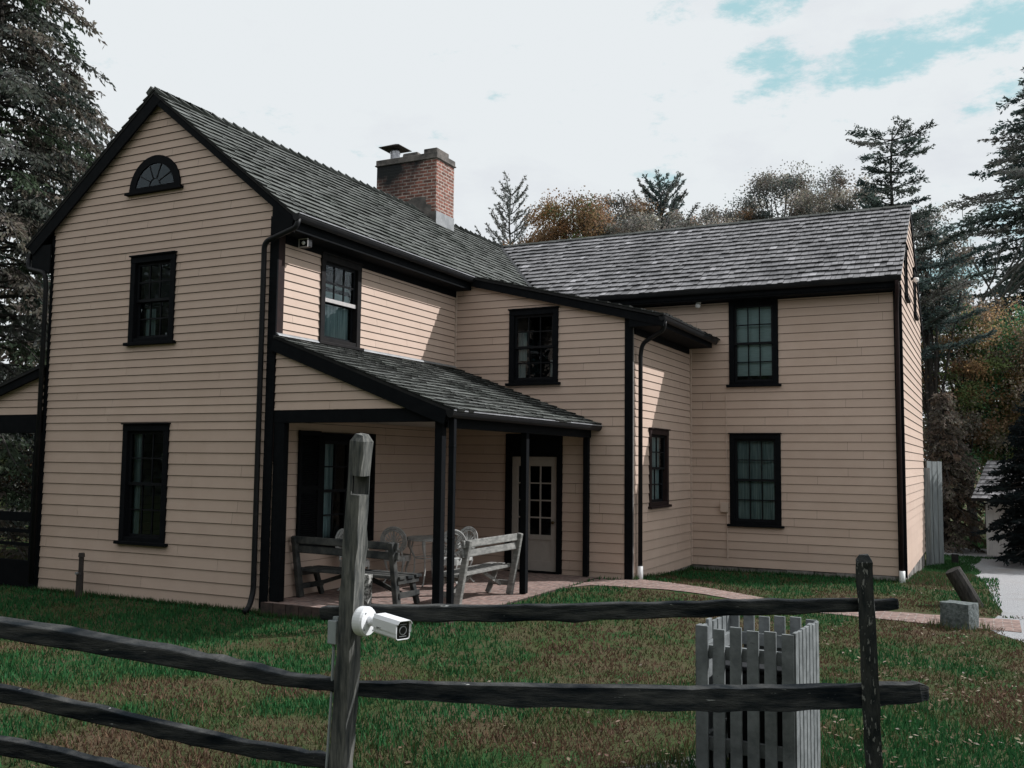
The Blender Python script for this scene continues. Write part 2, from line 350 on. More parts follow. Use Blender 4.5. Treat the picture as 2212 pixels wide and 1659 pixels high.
ribbon('dirt_strip', [(2, 24.0), (7, 23.9), (9.5, 24.4), (13, 25)], [(2, 23.0), (7, 22.9), (9.5, 23.8), (13, 24.6)], strip, .012, 2)
ribbon('far_dirt_strip', [(2, 30.5), (7, 30), (9.5, 29.8), (13, 29.5)], [(2, 27.5), (7, 27.2), (9.5, 27.4), (13, 27.8)], strip, .012, 2)

# ------------------------------------------------------------------ house
LB, LE, UC, UE, WA, VE = 4.857, 8.302, 3.363, 7.242, 4.50, 14.02
KM = .79; UR = -2.36; ZR = 7.45           # main roof slope, ridge line, ridge height
KW = .642; VR = 11.16                     # wing roof
house = thing('house', 'two-storey tan clapboard farmhouse with dark trim and shingled roofs', 'house')
zm = lambda u: ZR - KM * abs(u - UR)
zw = lambda v: ZR - KW * abs(v - VR)

def courses(lst):      # [(z_from, z_to, exposure)...] -> edges
    e = []
    for a, b_, x in lst:
        n = max(1, round((b_ - a) / x))
        e += [a + (b_ - a) * k / n for k in range(n)]
    e.append(lst[-1][1]); return e
def wall(org, ex, n_, zs, xl, xr, holes=(), breaks=(), zmax=None, name='wall'):
    """clapboards as real lapped boards with a groove under each lap, its shadow line painted dark"""
    ex = Vector((*ex, 0)); nv = Vector((*n_, 0)); org = Vector((*org, 0)); b = MB()
    LAP, GR = .015, .0065
    flip = ex.cross(UPV).dot(nv) < 0
    def q(pts, tone): b.face(pts[::-1] if flip else pts, tone)
    P = lambda x, z, o: org + ex * x + nv * o + UPV * z
    for k in range(len(zs) - 1):
        za, zb = zs[k], zs[k + 1]
        if zmax is not None and za >= zmax - .02: break
        zb_ = min(zb, zmax) if zmax is not None else zb
        tone0 = 1 + U(-.03, .03); tone = (tone0, tone0 * U(.985, 1.01), tone0 * U(.98, 1.01))
        cuts = sorted({za, zb_} | {h for hh in holes for h in (hh[2], hh[3]) if za < h < zb_} | {h for h in breaks if za < h < zb_} | ({za + GR} if za + GR < zb_ else set()))
        jx = []; xj = -6 + U(0, 3.5)
        while xj < 16: jx.append(xj); xj += U(2.2, 4.4)
        tn_ = [1 + U(-.028, .028) for _ in range(len(jx) + 1)]
        for c0, c1 in zip(cuts, cuts[1:]):
            a0, a1, r0, r1 = xl(c0), xl(c1), xr(c0), xr(c1)
            if r0 <= a0: continue
            if r1 < a1: r1 = a1 = (r1 + a1) / 2
            segs = [[(a0, a1), (r0, r1)]]
            for h in holes:
                if h[2] < (c0 + c1) / 2 < h[3]:
                    ns = []
                    for s_ in segs:
                        if h[1] <= s_[0][0] or h[0] >= s_[1][0]: ns.append(s_); continue
                        if h[0] > s_[0][0]: ns.append([s_[0], (h[0], h[0])])
                        if h[1] < s_[1][0]: ns.append([(h[1], h[1]), s_[1]])
                    segs = ns
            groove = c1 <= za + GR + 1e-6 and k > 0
            off = lambda z: LAP * (1 - (z - za) / (zb - za))
            ns = []
            for s_ in segs:
                cur = s_
                for ji, jj in enumerate(jx):
                    if max(cur[0]) + .05 < jj < min(cur[1]) - .05:
                        ns.append([cur[0], (jj - .0015, jj - .0015), tn_[ji]]); cur = [(jj + .0015, jj + .0015), cur[1]]
                k2 = sum(1 for jj in jx if jj < (cur[0][0] + cur[1][0]) / 2)
                ns.append([cur[0], cur[1], tn_[k2]])
            for s_ in ns:
                (x0a, x0b), (x1a, x1b), kt = s_
                tone = (tone0 * kt, tone0 * kt * 1.0, tone0 * kt * .995)
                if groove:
                    q([P(x0a, c0, 0.001), P(x1a, c0, 0.001), P(x1b, c1, .001), P(x0b, c1, .001)], (.16, .16, .165))  # lap shadow put into the tone of strip and underside
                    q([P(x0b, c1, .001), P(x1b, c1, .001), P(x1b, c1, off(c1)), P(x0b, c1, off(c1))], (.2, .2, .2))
                else:
                    q([P(x0a, c0, off(c0)), P(x1a, c0, off(c0)), P(x1b, c1, off(c1)), P(x0b, c1, off(c1))], tone)
                    if k == 0 and c0 == za: q([P(x0a, c0, 0), P(x1a, c0, 0), P(x1a, c0, off(c0)), P(x0a, c0, off(c0))], (.3, .3, .3))
    return b.build(name, M['board'], house)

CW = .09   # window casing width hidden behind the frame
def hole(r): return (r[0] + .06, r[1] - .06, r[2] + .06, r[3] - .06)
wAU = (-2.758, -1.860, 3.72, 5.00); wAL = (-2.771, -1.861, .83, 2.515)
wB = (.930, 1.908, 3.74, 5.02); wPB = (1.02, 1.86, .80, 2.40)
wC = (1.106, 2.045, 3.40, 4.685); dC = (1.068, 2.14, .166, 2.52)
wD = (5.731, 6.80, 1.30, 2.631); wE = (4.142, 5.106, .90, 2.611); wU = (4.145, 5.08, 3.56, 5.19)
low = (.0, 2.43, .156)
zsA = courses([(.02, 2.43, .156), (2.43, 7.5, .1145)])
zsB = courses([(.166, 2.43, .156), (2.43, 5.4, .1145)])
zsC = courses([(.08, 2.80, .160), (2.80, 5.4, .128)])
zsE = courses([(.10, 7.5, .1565)])
fan = (-2.86, -1.83, 5.99, 6.50)
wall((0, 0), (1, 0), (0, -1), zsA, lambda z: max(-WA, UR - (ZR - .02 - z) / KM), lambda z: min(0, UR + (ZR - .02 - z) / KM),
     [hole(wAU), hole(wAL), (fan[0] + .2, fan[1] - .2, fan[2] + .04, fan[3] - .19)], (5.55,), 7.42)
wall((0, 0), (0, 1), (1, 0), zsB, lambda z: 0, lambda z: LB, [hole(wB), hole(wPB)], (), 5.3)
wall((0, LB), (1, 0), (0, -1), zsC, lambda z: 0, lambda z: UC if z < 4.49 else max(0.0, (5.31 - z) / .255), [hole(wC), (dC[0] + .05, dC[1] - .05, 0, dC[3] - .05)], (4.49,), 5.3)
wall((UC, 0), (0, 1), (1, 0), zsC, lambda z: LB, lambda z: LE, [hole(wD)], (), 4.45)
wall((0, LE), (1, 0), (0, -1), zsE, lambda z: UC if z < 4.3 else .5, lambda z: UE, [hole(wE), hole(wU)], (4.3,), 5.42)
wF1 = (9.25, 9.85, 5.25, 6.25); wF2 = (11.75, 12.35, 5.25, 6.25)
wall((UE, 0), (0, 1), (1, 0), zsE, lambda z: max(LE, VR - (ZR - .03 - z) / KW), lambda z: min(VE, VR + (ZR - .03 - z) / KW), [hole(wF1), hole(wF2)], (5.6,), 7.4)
# hidden sides, plain lapped boards too
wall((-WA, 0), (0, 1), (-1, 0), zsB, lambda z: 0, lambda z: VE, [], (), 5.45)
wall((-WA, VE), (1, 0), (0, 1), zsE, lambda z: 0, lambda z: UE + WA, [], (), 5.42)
# dark inner lining so rooms behind the glass stay dark
b = MB(); ins = .16
b.face([(-WA + ins, ins, 0.1), (-ins, ins, .1), (-ins, LB + ins, .1), (UC - ins, LB + ins, .1), (UC - ins, LE + ins, .1), (UE - ins, LE + ins, .1), (UE - ins, VE - ins, .1), (-WA + ins, VE - ins, .1)])
b.face([(-WA + .02, .02, 2.95), (-.02, .02, 2.95), (-.02, LB + .02, 2.95), (UC - .02, LB + .02, 2.95), (UC - .02, LE + .02, 2.95), (UE - .02, LE + .02, 2.95), (UE - .02, VE - .02, 2.95), (-WA + .02, VE - .02, 2.95)])
b.box(-2.6, -2.5, 2.2, VE - .3, .1, 5.4); b.box(-WA + .3, -.6, 3.4, 3.5, .1, 5.4); b.box(.3, UE - .3, 11.0, 11.1, .1, 5.4); b.box(.3, UC - .2, 7.2, 7.3, .1, 4.3)
b.face([(-WA + .02, .02, 5.5), (-.02, .02, 5.3), (-.02, VE, 5.3), (-WA + .02, VE, 5.5)])
b.face([(-3.3, .45, 5.55), (-1.3, .45, 5.55), (-1.3, .45, 6.45), (-2.3, .45, 7.1), (-3.3, .45, 6.5)])
b.build('interior_partition', M['room'], house)
# foundation stones
b = MB()
def stones(x0, y0, x1, y1, z0, z1, out):
    d = math.hypot(x1 - x0, y1 - y0); t = 0
    while t < d:
        l = U(.25, .6); t2 = min(d, t + l)
        f0, f1 = t / d, t2 / d; o = U(-.03, .012)
        ax, ay, bx, by = x0 + (x1 - x0) * f0, y0 + (y1 - y0) * f0, x0 + (x1 - x0) * f1, y0 + (y1 - y0) * f1
        n = Vector(out) * (.0 + o); n2 = Vector(out) * -.2
        g = .008
        ex = Vector((x1 - x0, y1 - y0)).normalized() * g
        pts = [Vector((ax + ex.x, ay + ex.y)) + n, Vector((bx - ex.x, by - ex.y)) + n, Vector((bx - ex.x, by - ex.y)) + n2, Vector((ax + ex.x, ay + ex.y)) + n2]
        zt = z1 - U(0, .008)
        b.hexa([(p.x, p.y, z0) for p in pts], [(p.x, p.y, zt) for p in pts]); t = t2
stones(-WA, 0, 0, 0, -.1, .012, (0, -1)); b.build('foundation', M['stone'], house); b = MB(); stones(UC, LB, UC, LE, -.2, .075, (1, 0)); stones(UC, LE, UE, LE, -.3, .095, (0, -1)); stones(UE, LE, UE, VE, -.5, .095, (1, 0)); stones(2.9, LB, UC, LB, -.2, .075, (0, -1))
b.build('foundation', M['stone'], house)

# ---- windows
def frame_axes(side, at):
    """side A: faces -v at v=at, x runs along u.  side B: faces +u at u=at, x runs along v"""
    if side == 'A': return lambda x, z, o: (x, at - o, z)
    return lambda x, z, o: (at + o, x, z)
def bx(b, F, x0, x1, z0, z1, o0, o1, tone=(1, 1, 1)):
    b.hexa([F(x0, z0, o0), F(x1, z0, o0), F(x1, z0, o1), F(x0, z0, o1)], [F(x0, z1, o0), F(x1, z1, o0), F(x1, z1, o1), F(x0, z1, o1)], tone)
def fixn(o):
    import bmesh
    bm = bmesh.new(); bm.from_mesh(o.data); bmesh.ops.recalc_face_normals(bm, faces=bm.faces); bm.to_mesh(o.data); bm.free(); return o
def window(side, at, r, cols=3, rows=2, cas=.095, lower=None, sashm='sash', casm='trim', blind_or_backing=None, meet=None, sill=.05, screen=False, label=None):
    F = frame_axes(side, at); x0, x1, z0, z1 = r
    b = MB(); p = .034
    bx(b, F, x0, x0 + cas, z0, z1 - cas, -.10, p); bx(b, F, x1 - cas, x1, z0, z1 - cas, -.10, p); bx(b, F, x0, x1, z1 - cas, z1, -.10, p + .004)
    bx(b, F, x0 - .015, x1 + .015, z1, z1 + .022, -.01, p + .03)
    bx(b, F, x0 + cas, x1 - cas, z0 - .01, z0 + .062, -.1, .024)
    wn = fixn(b.build('window', M[casm], house, bevel=.004))
    if label: wn['label'] = label
    b = MB(); bx(b, F, x0 - sill, x1 + sill, z0 - .045, z0, -.02, .075); fixn(b.build('window_sill', M[casm], wn, bevel=.006))
    gx0, gx1, gz0, gz1 = x0 + cas, x1 - cas, z0 + .06, z1 - cas
    zmid = (gz0 + gz1) / 2
    lower = lower or (cols, rows)
    for nm, (za, zb, o, (c, rr)) in enumerate(((zmid - .02, gz1, -.018, (cols, rows)), (gz0, zmid + .02, -.052, lower))):
        b = MB(); st = .042
        bx(b, F, gx0, gx0 + st, za, zb, o - .03, o); bx(b, F, gx1 - st, gx1, za, zb, o - .03, o)
        bx(b, F, gx0 + st, gx1 - st, za, za + st, o - .03, o); bx(b, F, gx0 + st, gx1 - st, zb - st, zb, o - .03, o)
        for k in range(1, c):
            xx = gx0 + st + (gx1 - gx0 - 2 * st) * k / c; bx(b, F, xx - .010, xx + .010, za + st, zb - st, o - .026, o - .004)
        for k in range(1, rr):
            zz = za + st + (zb - za - 2 * st) * k / rr; bx(b, F, gx0 + st, gx1 - st, zz - .010, zz + .010, o - .025, o - .005)
        fixn(b.build('sash', M[sashm], wn))
        b = MB(); b.face([F(gx0 + st, za + st, o - .016), F(gx1 - st, za + st, o - .016), F(gx1 - st, zb - st, o - .016), F(gx0 + st, zb - st, o - .016)])
        b.build('pane', M['glass'], wn)
    if meet:
        b = MB(); bx(b, F, gx0, gx1, zmid - .028, zmid + .028, -.018, .004); fixn(b.build('meeting_rail', M['raillight'], wn))
    if blind_or_backing:
        for (bx0, bx1, bz0, bz1, mt) in blind_or_backing:
            b = MB(); W = gx1 - gx0; H = gz1 - gz0; n = 10
            for k in range(n):
                a, c = gx0 + W * (bx0 + (bx1 - bx0) * k / n), gx0 + W * (bx0 + (bx1 - bx0) * (k + 1) / n)
                wv = .012 if mt == 'curtain' else 0
                o0 = -.12 + wv * math.sin(k * 2.2); o1 = -.12 + wv * math.sin((k + 1) * 2.2)
                b.face([F(a, gz0 + H * bz0, o0), F(c, gz0 + H * bz0, o1), F(c, gz0 + H * bz1, o1), F(a, gz0 + H * bz1, o0)])
            b.build('curtain' if mt == 'curtain' else 'blind_or_backing', M[mt], wn)
    return wn
window('A', 0, wAU, blind_or_backing=[(.05, .97, .43, .80, 'room'), (.15, .42, .05, .4, 'curtain')])
window('A', 0, wAL, 3, 2, blind_or_backing=[(.0, .2, .02, .98, 'curtain')], sashm='sash')
window('B', 0, wB, 3, 2, lower=(1, 1), casm='trimd', sashm='sash', meet=True, blind_or_backing=[(.0, 1, .50, .64, 'blind_or_backing'), (.0, 1, .70, .74, 'blind_or_backing'), (.0, 1, 0, .47, 'curtain')])
window('B', 0, wPB, 2, 2, blind_or_backing=[(.15, .6, 0, 1, 'curtain')])
window('A', LB, wC, blind_or_backing=[(.02, .25, .3, .75, 'curtain'), (.02, .22, .02, .25, 'curtain'), (.85, 1, .02, .3, 'curtain')])
window('B', UC, wD, 2, 2, casm='trimb', blind_or_backing=[(0, 1, 0, 1, 'curtain')])
window('A', LE, wE, blind_or_backing=[(0, .98, 0, 1, 'curtain')])
window('A', LE, wU, blind_or_backing=[(0, 1, .08, 1, 'blind_or_backing')])
for wf in (wF1, wF2): window('B', UE, wf, 2, 2)
# half-round attic window
b = MB(); cx0 = (fan[0] + fan[1]) / 2; rad = (fan[1] - fan[0]) / 2; cz = fan[2]; n = 20
for k in range(n):
    a0, a1 = math.pi * k / n, math.pi * (k + 1) / n
    P = lambda a, r_, o: (cx0 + r_ * math.cos(a), -o, cz + r_ * math.sin(a))
    ri = rad - .12
    b.hexa([P(a0, ri, .035), P(a0, rad, .035), P(a1, rad, .035), P(a1, ri, .035)], [P(a0, ri, -.09), P(a0, rad, -.02), P(a1, rad, -.02), P(a1, ri, -.09)])
b.box(cx0 - rad, cx0 + rad, -.036, .05, cz - .005, cz + .055)
fw = fixn(b.build('window', M['trim'], house)); fw['label'] = 'half-round attic window with dark arched frame'
b = MB(); b.box(cx0 - rad - .05, cx0 + rad + .05, -.08, .02, cz - .045, cz - .006); b.build('window_sill', M['trim'], fw)
b = MB()
for k in range(1, 5):
    a = math.pi * k / 5; b.bar((cx0 + .1 * math.cos(a), -.026, cz + .06 + .1 * math.sin(a)), (cx0 + (rad - .1) * math.cos(a), -.026, cz + (rad - .1) * math.sin(a)), .014, .008, (0, 1, 0))
b.tube([(cx0 + .11 * math.cos(math.pi * k / 8), -.026, cz + .055 + .11 * math.sin(math.pi * k / 8)) for k in range(9)], .005, 5)
fixn(b.build('sash', M['sash'], fw))
b = MB(); b.face([(cx0 + (rad - .09) * math.cos(math.pi * k / n), -.018, cz + (rad - .09) * math.sin(math.pi * k / n)) for k in range(n + 1)]); b.build('blind_or_backing', M['room'], fw)  # opaque dark sheet added behind the glass, stands in for the unlit attic
b = MB(); b.face([(cx0 + (rad - .1) * math.cos(math.pi * k / n), -.022, cz + (rad - .1) * math.sin(math.pi * k / n)) for k in range(n + 1)]); b.build('pane', M['glass'], fw)

# ---- porch window shutters
F = frame_axes('B', 0)
for x0, x1 in ((.53, 1.0), (1.88, 2.35)):
    b = MB(); z0, z1 = .80, 2.44
    bx(b, F, x0, x0 + .05, z0, z1, .02, .055); bx(b, F, x1 - .05, x1, z0, z1, .02, .055); bx(b, F, x0 + .05, x1 - .05, z1 - .06, z1, .02, .055); bx(b, F, x0 + .05, x1 - .05, z0, z0 + .08, .02, .055); bx(b, F, x0 + .05, x1 - .05, 1.6, 1.67, .02, .055)
    bx(b, F, x0 + .05, x1 - .05, z0 + .08, z1 - .06, .018, .024)
    z = z0 + .09
    while z < z1 - .08:
        if not 1.57 < z < 1.68: b.hexa([F(x0 + .05, z, .025), F(x1 - .05, z, .025), F(x1 - .05, z - .012, .05), F(x0 + .05, z - .012, .05)], [F(x0 + .05, z + .008, .025), F(x1 - .05, z + .008, .025), F(x1 - .05, z - .004, .05), F(x0 + .05, z - .004, .05)])
        z += .03
    fixn(b.build('shutter', M['trim'], house))

# ---- door
F = frame_axes('A', LB); b = MB()
bx(b, F, dC[0], dC[0] + .115, .17, dC[3], -.08, .035); bx(b, F, dC[1] - .1, dC[1], .17, dC[3], -.08, .035); bx(b, F, dC[0] + .115, dC[1] - .1, 2.13, dC[3], -.08, .03)
bx(b, F, dC[0] + .115, dC[1] - .1, .166, .19, -.1, .05)
dr = fixn(b.build('door', M['trim'], house)); dr['label'] = 'cream half-glazed door under the porch'
b = MB(); x0, x1, z0, z1 = dC[0] + .115, dC[1] - .1, .195, 2.125
gx0, gx1, gz0, gz1 = 1.30, 1.925, .80, 1.965
bx(b, F, x0, gx0, z0, z1, -.055, -.012); bx(b, F, gx1, x1, z0, z1, -.055, -.012); bx(b, F, gx0, gx1, gz1, z1, -.055, -.012); bx(b, F, gx0, gx1, .72, gz0, -.055, -.012); bx(b, F, gx0, gx1, z0, .36, -.055, -.012); bx(b, F, gx0, gx1, .36, .72, -.045, -.03)
for k in (1, 2): xx = gx0 + (gx1 - gx0) * k / 3; bx(b, F, xx - .011, xx + .011, gz0, gz1, -.045, -.016)
for k in (1, 2, 3): zz = gz0 + (gz1 - gz0) * k / 4; bx(b, F, gx0, gx1, zz - .011, zz + .011, -.044, -.018)
fixn(b.build('door_leaf', M['door'], dr))
b = MB(); b.face([F(gx0, gz0, -.032), F(gx1, gz0, -.032), F(gx1, gz1, -.032), F(gx0, gz1, -.032)]); b.build('pane', M['glass'], dr)
b = MB(); b.tube([(1.985, LB + .01, 1.02), (1.985, LB - .03, 1.02), (1.985, LB - .045, 1.02), (1.985, LB - .07, 1.02), (1.985, LB - .078, 1.02)], [.012, .012, .028, .028, .015], 10); b.build('door_knob', M['brass'], dr, smooth=True)

# ---- corner boards, inner corners, rakes, soffits
def part(name, fn, material, bevel=.003, parent=None):
    b = MB(); fn(b); return fixn(b.build(name, M[material], parent or house, bevel=bevel))
part('corner_board', lambda b: b.box(-.115, .0235, -.0235, -.0, .0, 5.35), 'trim')
part('corner_board', lambda b: b.box(.0, .0235, .0005, .13, 2.0, 5.1), 'trimb')
part('corner_board', lambda b: b.box(-WA - .024, -WA + .03, -.024, .1, .0, 5.5), 'trim')
part('corner_board', lambda b: b.box(UC - .115, UC + .0235, LB - .0235, LB, .04, 4.5), 'trim')
part('corner_board', lambda b: b.box(UC, UC + .0235, LB + .0005, LB + .05, .04, 4.42), 'sashw')
part('corner_board', lambda b: b.box(UE - .12, UE + .0235, LE - .0235, LE, .08, 5.3), 'trim')
part('corner_board', lambda b: b.box(UE, UE + .022, LE + .0005, LE + .06, .08, 5.3), 'trimb')
part('inner_corner_strip', lambda b: b.box(.0, .035, LB - .035, LB, 2.55, 5.2), 'boardw')
part('inner_corner_strip', lambda b: b.box(UC, UC + .04, LE - .04, LE, .09, 4.4), 'boardw')
def rake(u0, z0, u1, z1, v, w_, t=.03, over=.10, name='rake_board', mt='trim'):
    """barge board in plane v, from (u0,z0) up to (u1,z1), face hanging w_ below the line"""
    d = Vector((u1 - u0, 0, z1 - z0)).normalized(); n = Vector((-d.z, 0, d.x));
    if n.z < 0: n = -n
    a = Vector((u0, v, z0)); c = Vector((u1, v, z1)); b = MB()
    y0, y1 = -over, .02
    q = lambda p, k, y: (p + n * k + Vector((0, y, 0)))
    b.hexa([q(a, -w_, -over), q(c, -w_, -over), q(c, -w_, -over + t), q(a, -w_, -over + t)], [q(a, 0, -over), q(c, 0, -over), q(c, 0, -over + t), q(a, 0, -over + t)])
    b.hexa([q(a, -.035, -over + t), q(c, -.035, -over + t), q(c, -.035, .04), q(a, -.035, .04)], [q(a, -.01, -over + t), q(c, -.01, -over + t), q(c, -.01, .04), q(a, -.01, .04)])
    return fixn(b.build(name, M[mt], house))
sh = .045
rake(.36, zm(.36) - sh, UR - .02, ZR - sh + .015, 0, .085)
part('rake_return', lambda b: b.hexa([(-.03, -.098, 5.07), (.31, -.098, 5.07), (.31, -.060, 5.07), (-.03, -.060, 5.07)], [(-.03, -.098, 5.55), (.33, -.098, 5.27), (.33, -.06, 5.27), (-.03, -.06, 5.55)]), 'trim')
rake(-4.98, zm(-4.98) - sh, UR + .04, ZR - sh + .026, 0, .17, over=.103)
rake(UC + .6, 5.33 - .25 * (UC + .26) - sh, .4, 5.33 - sh, LB, .13, over=.10)
rake(2.75, 2.64, .03, 3.66, 0, .17, over=.06)
# wing gable rakes (in plane u=UE)
for (va, za, vb, zb) in ((7.93, zw(7.93) - sh, VR, ZR - sh), (14.42, zw(14.42) - sh, VR, ZR - sh - .003)):
    b = MB(); d = Vector((0, vb - va, zb - za)).normalized(); n = Vector((0, -d.z, d.y)); n = n if n.z > 0 else -n
    a = Vector((UE, va, za)); c = Vector((UE, vb, zb)); q = lambda p, k, x: p + n * k + Vector((x, 0, 0))
    w_ = .05 if va < VR else .17
    b.hexa([q(a, -w_, .005), q(c, -w_, .005), q(c, -w_, .035), q(a, -w_, .035)], [q(a, 0, .005), q(c, 0, .005), q(c, 0, .035), q(a, 0, .035)])
    fixn(b.build('rake_board', M['raillight' if va < VR else 'trim'], house))
# boxed eaves (soffit + frieze + fascia)
part('eave_box', lambda b: (b.box(.0, .33, -.06, LB - .02, 5.10, 5.13), b.box(.305, .33, -.06, LB - .02, 5.13, 5.31), b.box(.0, .03, .14, LB - .02, 4.99, 5.10), b.box(-.02, .33, -.08, -.055, 5.07, 5.30)), 'trim')
part('eave_box', lambda b: (b.box(-4.9, -WA, -.06, VE, 5.02, 5.05), b.box(-4.93, -4.9, -.06, VE, 5.02, 5.25), b.box(-4.9, -WA + .02, -.085, -.06, 4.90, 5.35)), 'trim')
part('eave_box', lambda b: (b.box(1.2, UE + .02, 7.98, LE, 5.19, 5.22), b.box(1.2, UE + .02, 7.96, 7.985, 5.22, 5.37), b.box(1.2, UE - .13, LE - .045, LE - .019, 5.17, 5.19)), 'trim')
part('eave_box', lambda b: (b.box(-WA, UE + .02, VE, 14.4, 5.2, 5.23), b.box(-WA, UE + .02, 14.4, 14.43, 5.2, 5.36)), 'trim')
part('eave_box', lambda b: (b.box(UC, 3.86, LB - .06, 8.1, 4.27, 4.30), b.box(3.83, 3.86, LB - .06, 8.1, 4.30, 4.39), b.box(UC + .02, UC + .05, LB + .06, 8.1, 4.17, 4.27), b.hexa([(UC - .02, LB - .09, 4.27), (3.86, LB - .09, 4.27), (3.86, LB - .062, 4.27), (UC - .02, LB - .062, 4.27)], [(UC - .02, LB - .09, 4.52), (3.86, LB - .09, 4.40), (3.86, LB - .062, 4.40), (UC - .02, LB - .062, 4.52)])), 'trim')

# ---- roofs: every shake a lapped board of its own
def roof_slope(O, A, S, Lx, H, expo, name, material, th=.022, parent=None, wlo=.09, whi=.19, tone=(.62, 1.25), wave=.0, cool=0, skip=None, pale=0):
    O = Vector(O); A = Vector(A).normalized(); S = Vector(S).normalized(); Nn = A.cross(S)
    if Nn.z < 0: Nn = -Nn
    b = MB()
    q = lambda a, s_, h: O + A * a + S * s_ + Nn * h
    n = int(H / expo)
    ph = [U(0, 6.28) for _ in range(4)]
    for k in range(n + 1):
        s0 = k * expo
        if s0 >= H - .02: break
        s1 = min(H, s0 + expo * 1.12); x = -U(0, .05)
        row = U(.92, 1.08)
        while x < Lx:
            wd = U(wlo, whi); x2 = min(Lx, x + wd); xa = max(x, 0) + .003; xb = x2 - .003; x += wd
            if xb <= xa: continue
            if skip and skip(q((xa + xb) / 2, s0, 0)): continue
            j = U(-.010, .010) + wave * (math.sin(xa * 1.9 + ph[0] + k * .7) + math.sin(xa * 4.3 + ph[1])) ; h = th * U(.8, 1.25)
            t_ = U(*tone) * row
            if R() < pale: t_ *= 1.8
            tn = (t_, t_ * (1 + cool * U(0, .04)), t_ * (1 + cool * U(-.02, .03)))
            sa = s0 + j
            p = [q(xa, sa, .002), q(xb, sa, .002), q(xa, sa, h), q(xb, sa, h), q(xa, s1, h * .25), q(xb, s1, h * .25)]
            i = [b.vert(v_) for v_ in p]
            dk = tuple(c_ * .22 for c_ in tn)  # butt and side faces toned dark as the shadow between courses
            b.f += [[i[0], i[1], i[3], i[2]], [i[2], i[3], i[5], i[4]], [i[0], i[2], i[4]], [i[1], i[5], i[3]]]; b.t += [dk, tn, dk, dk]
    return fixn2(b.build(name, material, parent or house), Nn)
def fixn2(o, Nn): return o
def slab(pts, th, mt, name='roof_deck', parent=None):
    b = MB(); b.hexa([(p[0], p[1], p[2] - th) for p in pts], [(p[0], p[1], p[2] - .001) for p in pts]); return fixn(b.build(name, M[mt], parent or house))
inchim = lambda p: -3.5 < p.x < -1.98 and 7.37 < p.y < 8.08
S1 = Vector((-1, 0, KM)).normalized()
# main roof
VM0, VM1 = -.12, 14.3
rf = slab([(.36, VM0 + .01, zm(.36)), (.36, VM1, zm(.36)), (UR, VM1, ZR), (UR, VM0 + .01, ZR)], .035, 'under', 'roof'); rf['label'] = 'old mossy shake roof of the main block'
slab([(-5.02, VM0 + .01, zm(-5.02)), (UR, VM0 + .01, ZR - .001), (UR, VM1, ZR - .001), (-5.02, VM1, zm(-5.02))], .035, 'under', 'roof_deck', rf)
Lm = math.hypot(.38 - UR, KM * (.38 - UR))
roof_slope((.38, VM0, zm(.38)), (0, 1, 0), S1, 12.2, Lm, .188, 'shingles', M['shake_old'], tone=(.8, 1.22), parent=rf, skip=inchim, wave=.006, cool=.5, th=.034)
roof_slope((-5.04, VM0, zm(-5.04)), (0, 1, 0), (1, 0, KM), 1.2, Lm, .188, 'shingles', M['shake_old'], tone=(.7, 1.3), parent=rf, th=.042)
# combed ridge: overlapping cap shakes stepping along the ridge
b = MB()
v = VM0
while v < 11.0:
    if v > 7.0 and v < 7.3:
        fixn(b.build('ridge_cap', M['shake_old'], rf)); b = MB()
    if not (7.0 < v < 8.1):
        for s_ in (1, -1):
            d = Vector((s_, 0, -KM)).normalized(); n = Vector((s_ * KM, 0, 1)).normalized(); o = Vector((UR, v, ZR + .028))
            l = .34; t_ = U(.7, 1.1)
            a = [o + n * .006, o + Vector((0, l, 0)) - n * .012, o + Vector((0, l, 0)) + d * .13 - n * .012, o + d * .13 + n * .006]
            h = n * (.030 if s_ > 0 else .042)
            b.hexa(a, [a[0] + h * 1.7, a[1] + h * .3, a[2] + h * .3, a[3] + h * 1.5], (t_, t_, t_))
    v += .235
fixn(b.build('ridge_cap', M['shake_old'], rf))
# wing roof
S2 = Vector((0, 1, KW)).normalized(); Lw = math.hypot(VR - 7.94, KW * (VR - 7.94))
rw = slab([(-2.3, 7.96, zw(7.96)), (UE + .03, 7.96, zw(7.96)), (UE + .03, VR, ZR), (-2.3, VR, ZR)], .035, 'under', 'roof'); rw['label'] = 'silver shake roof of the rear wing'
slab([(-2.3, VR, ZR - .001), (UE + .03, VR, ZR - .001), (UE + .03, 14.45, zw(14.45)), (-2.3, 14.45, zw(14.45))], .035, 'under', 'roof_deck', rw)
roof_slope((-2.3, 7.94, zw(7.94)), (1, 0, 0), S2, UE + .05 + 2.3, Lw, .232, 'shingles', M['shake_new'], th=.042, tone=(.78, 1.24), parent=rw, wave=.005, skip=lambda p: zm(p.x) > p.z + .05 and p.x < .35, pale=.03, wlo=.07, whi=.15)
b = MB(); x = UR + .1
while x < UE - .25:
    t_ = U(.5, .8); l = .3
    for s_ in (1, -1):
        d = Vector((0, -s_, -KW)).normalized(); n = Vector((0, -s_ * KW, 1)).normalized(); o = Vector((x, VR, ZR + .028))
        a = [o, o + Vector((l, 0, 0)) , o + Vector((l, 0, 0)) + d * .12, o + d * .12]; h = n * .022
        b.hexa(a, [p + h * (1.0 if i in (0, 3) else .5) for i, p in enumerate(a)], (t_, t_, t_))
    x += .25
fixn(b.build('ridge_cap', M['shake_old'], rw))
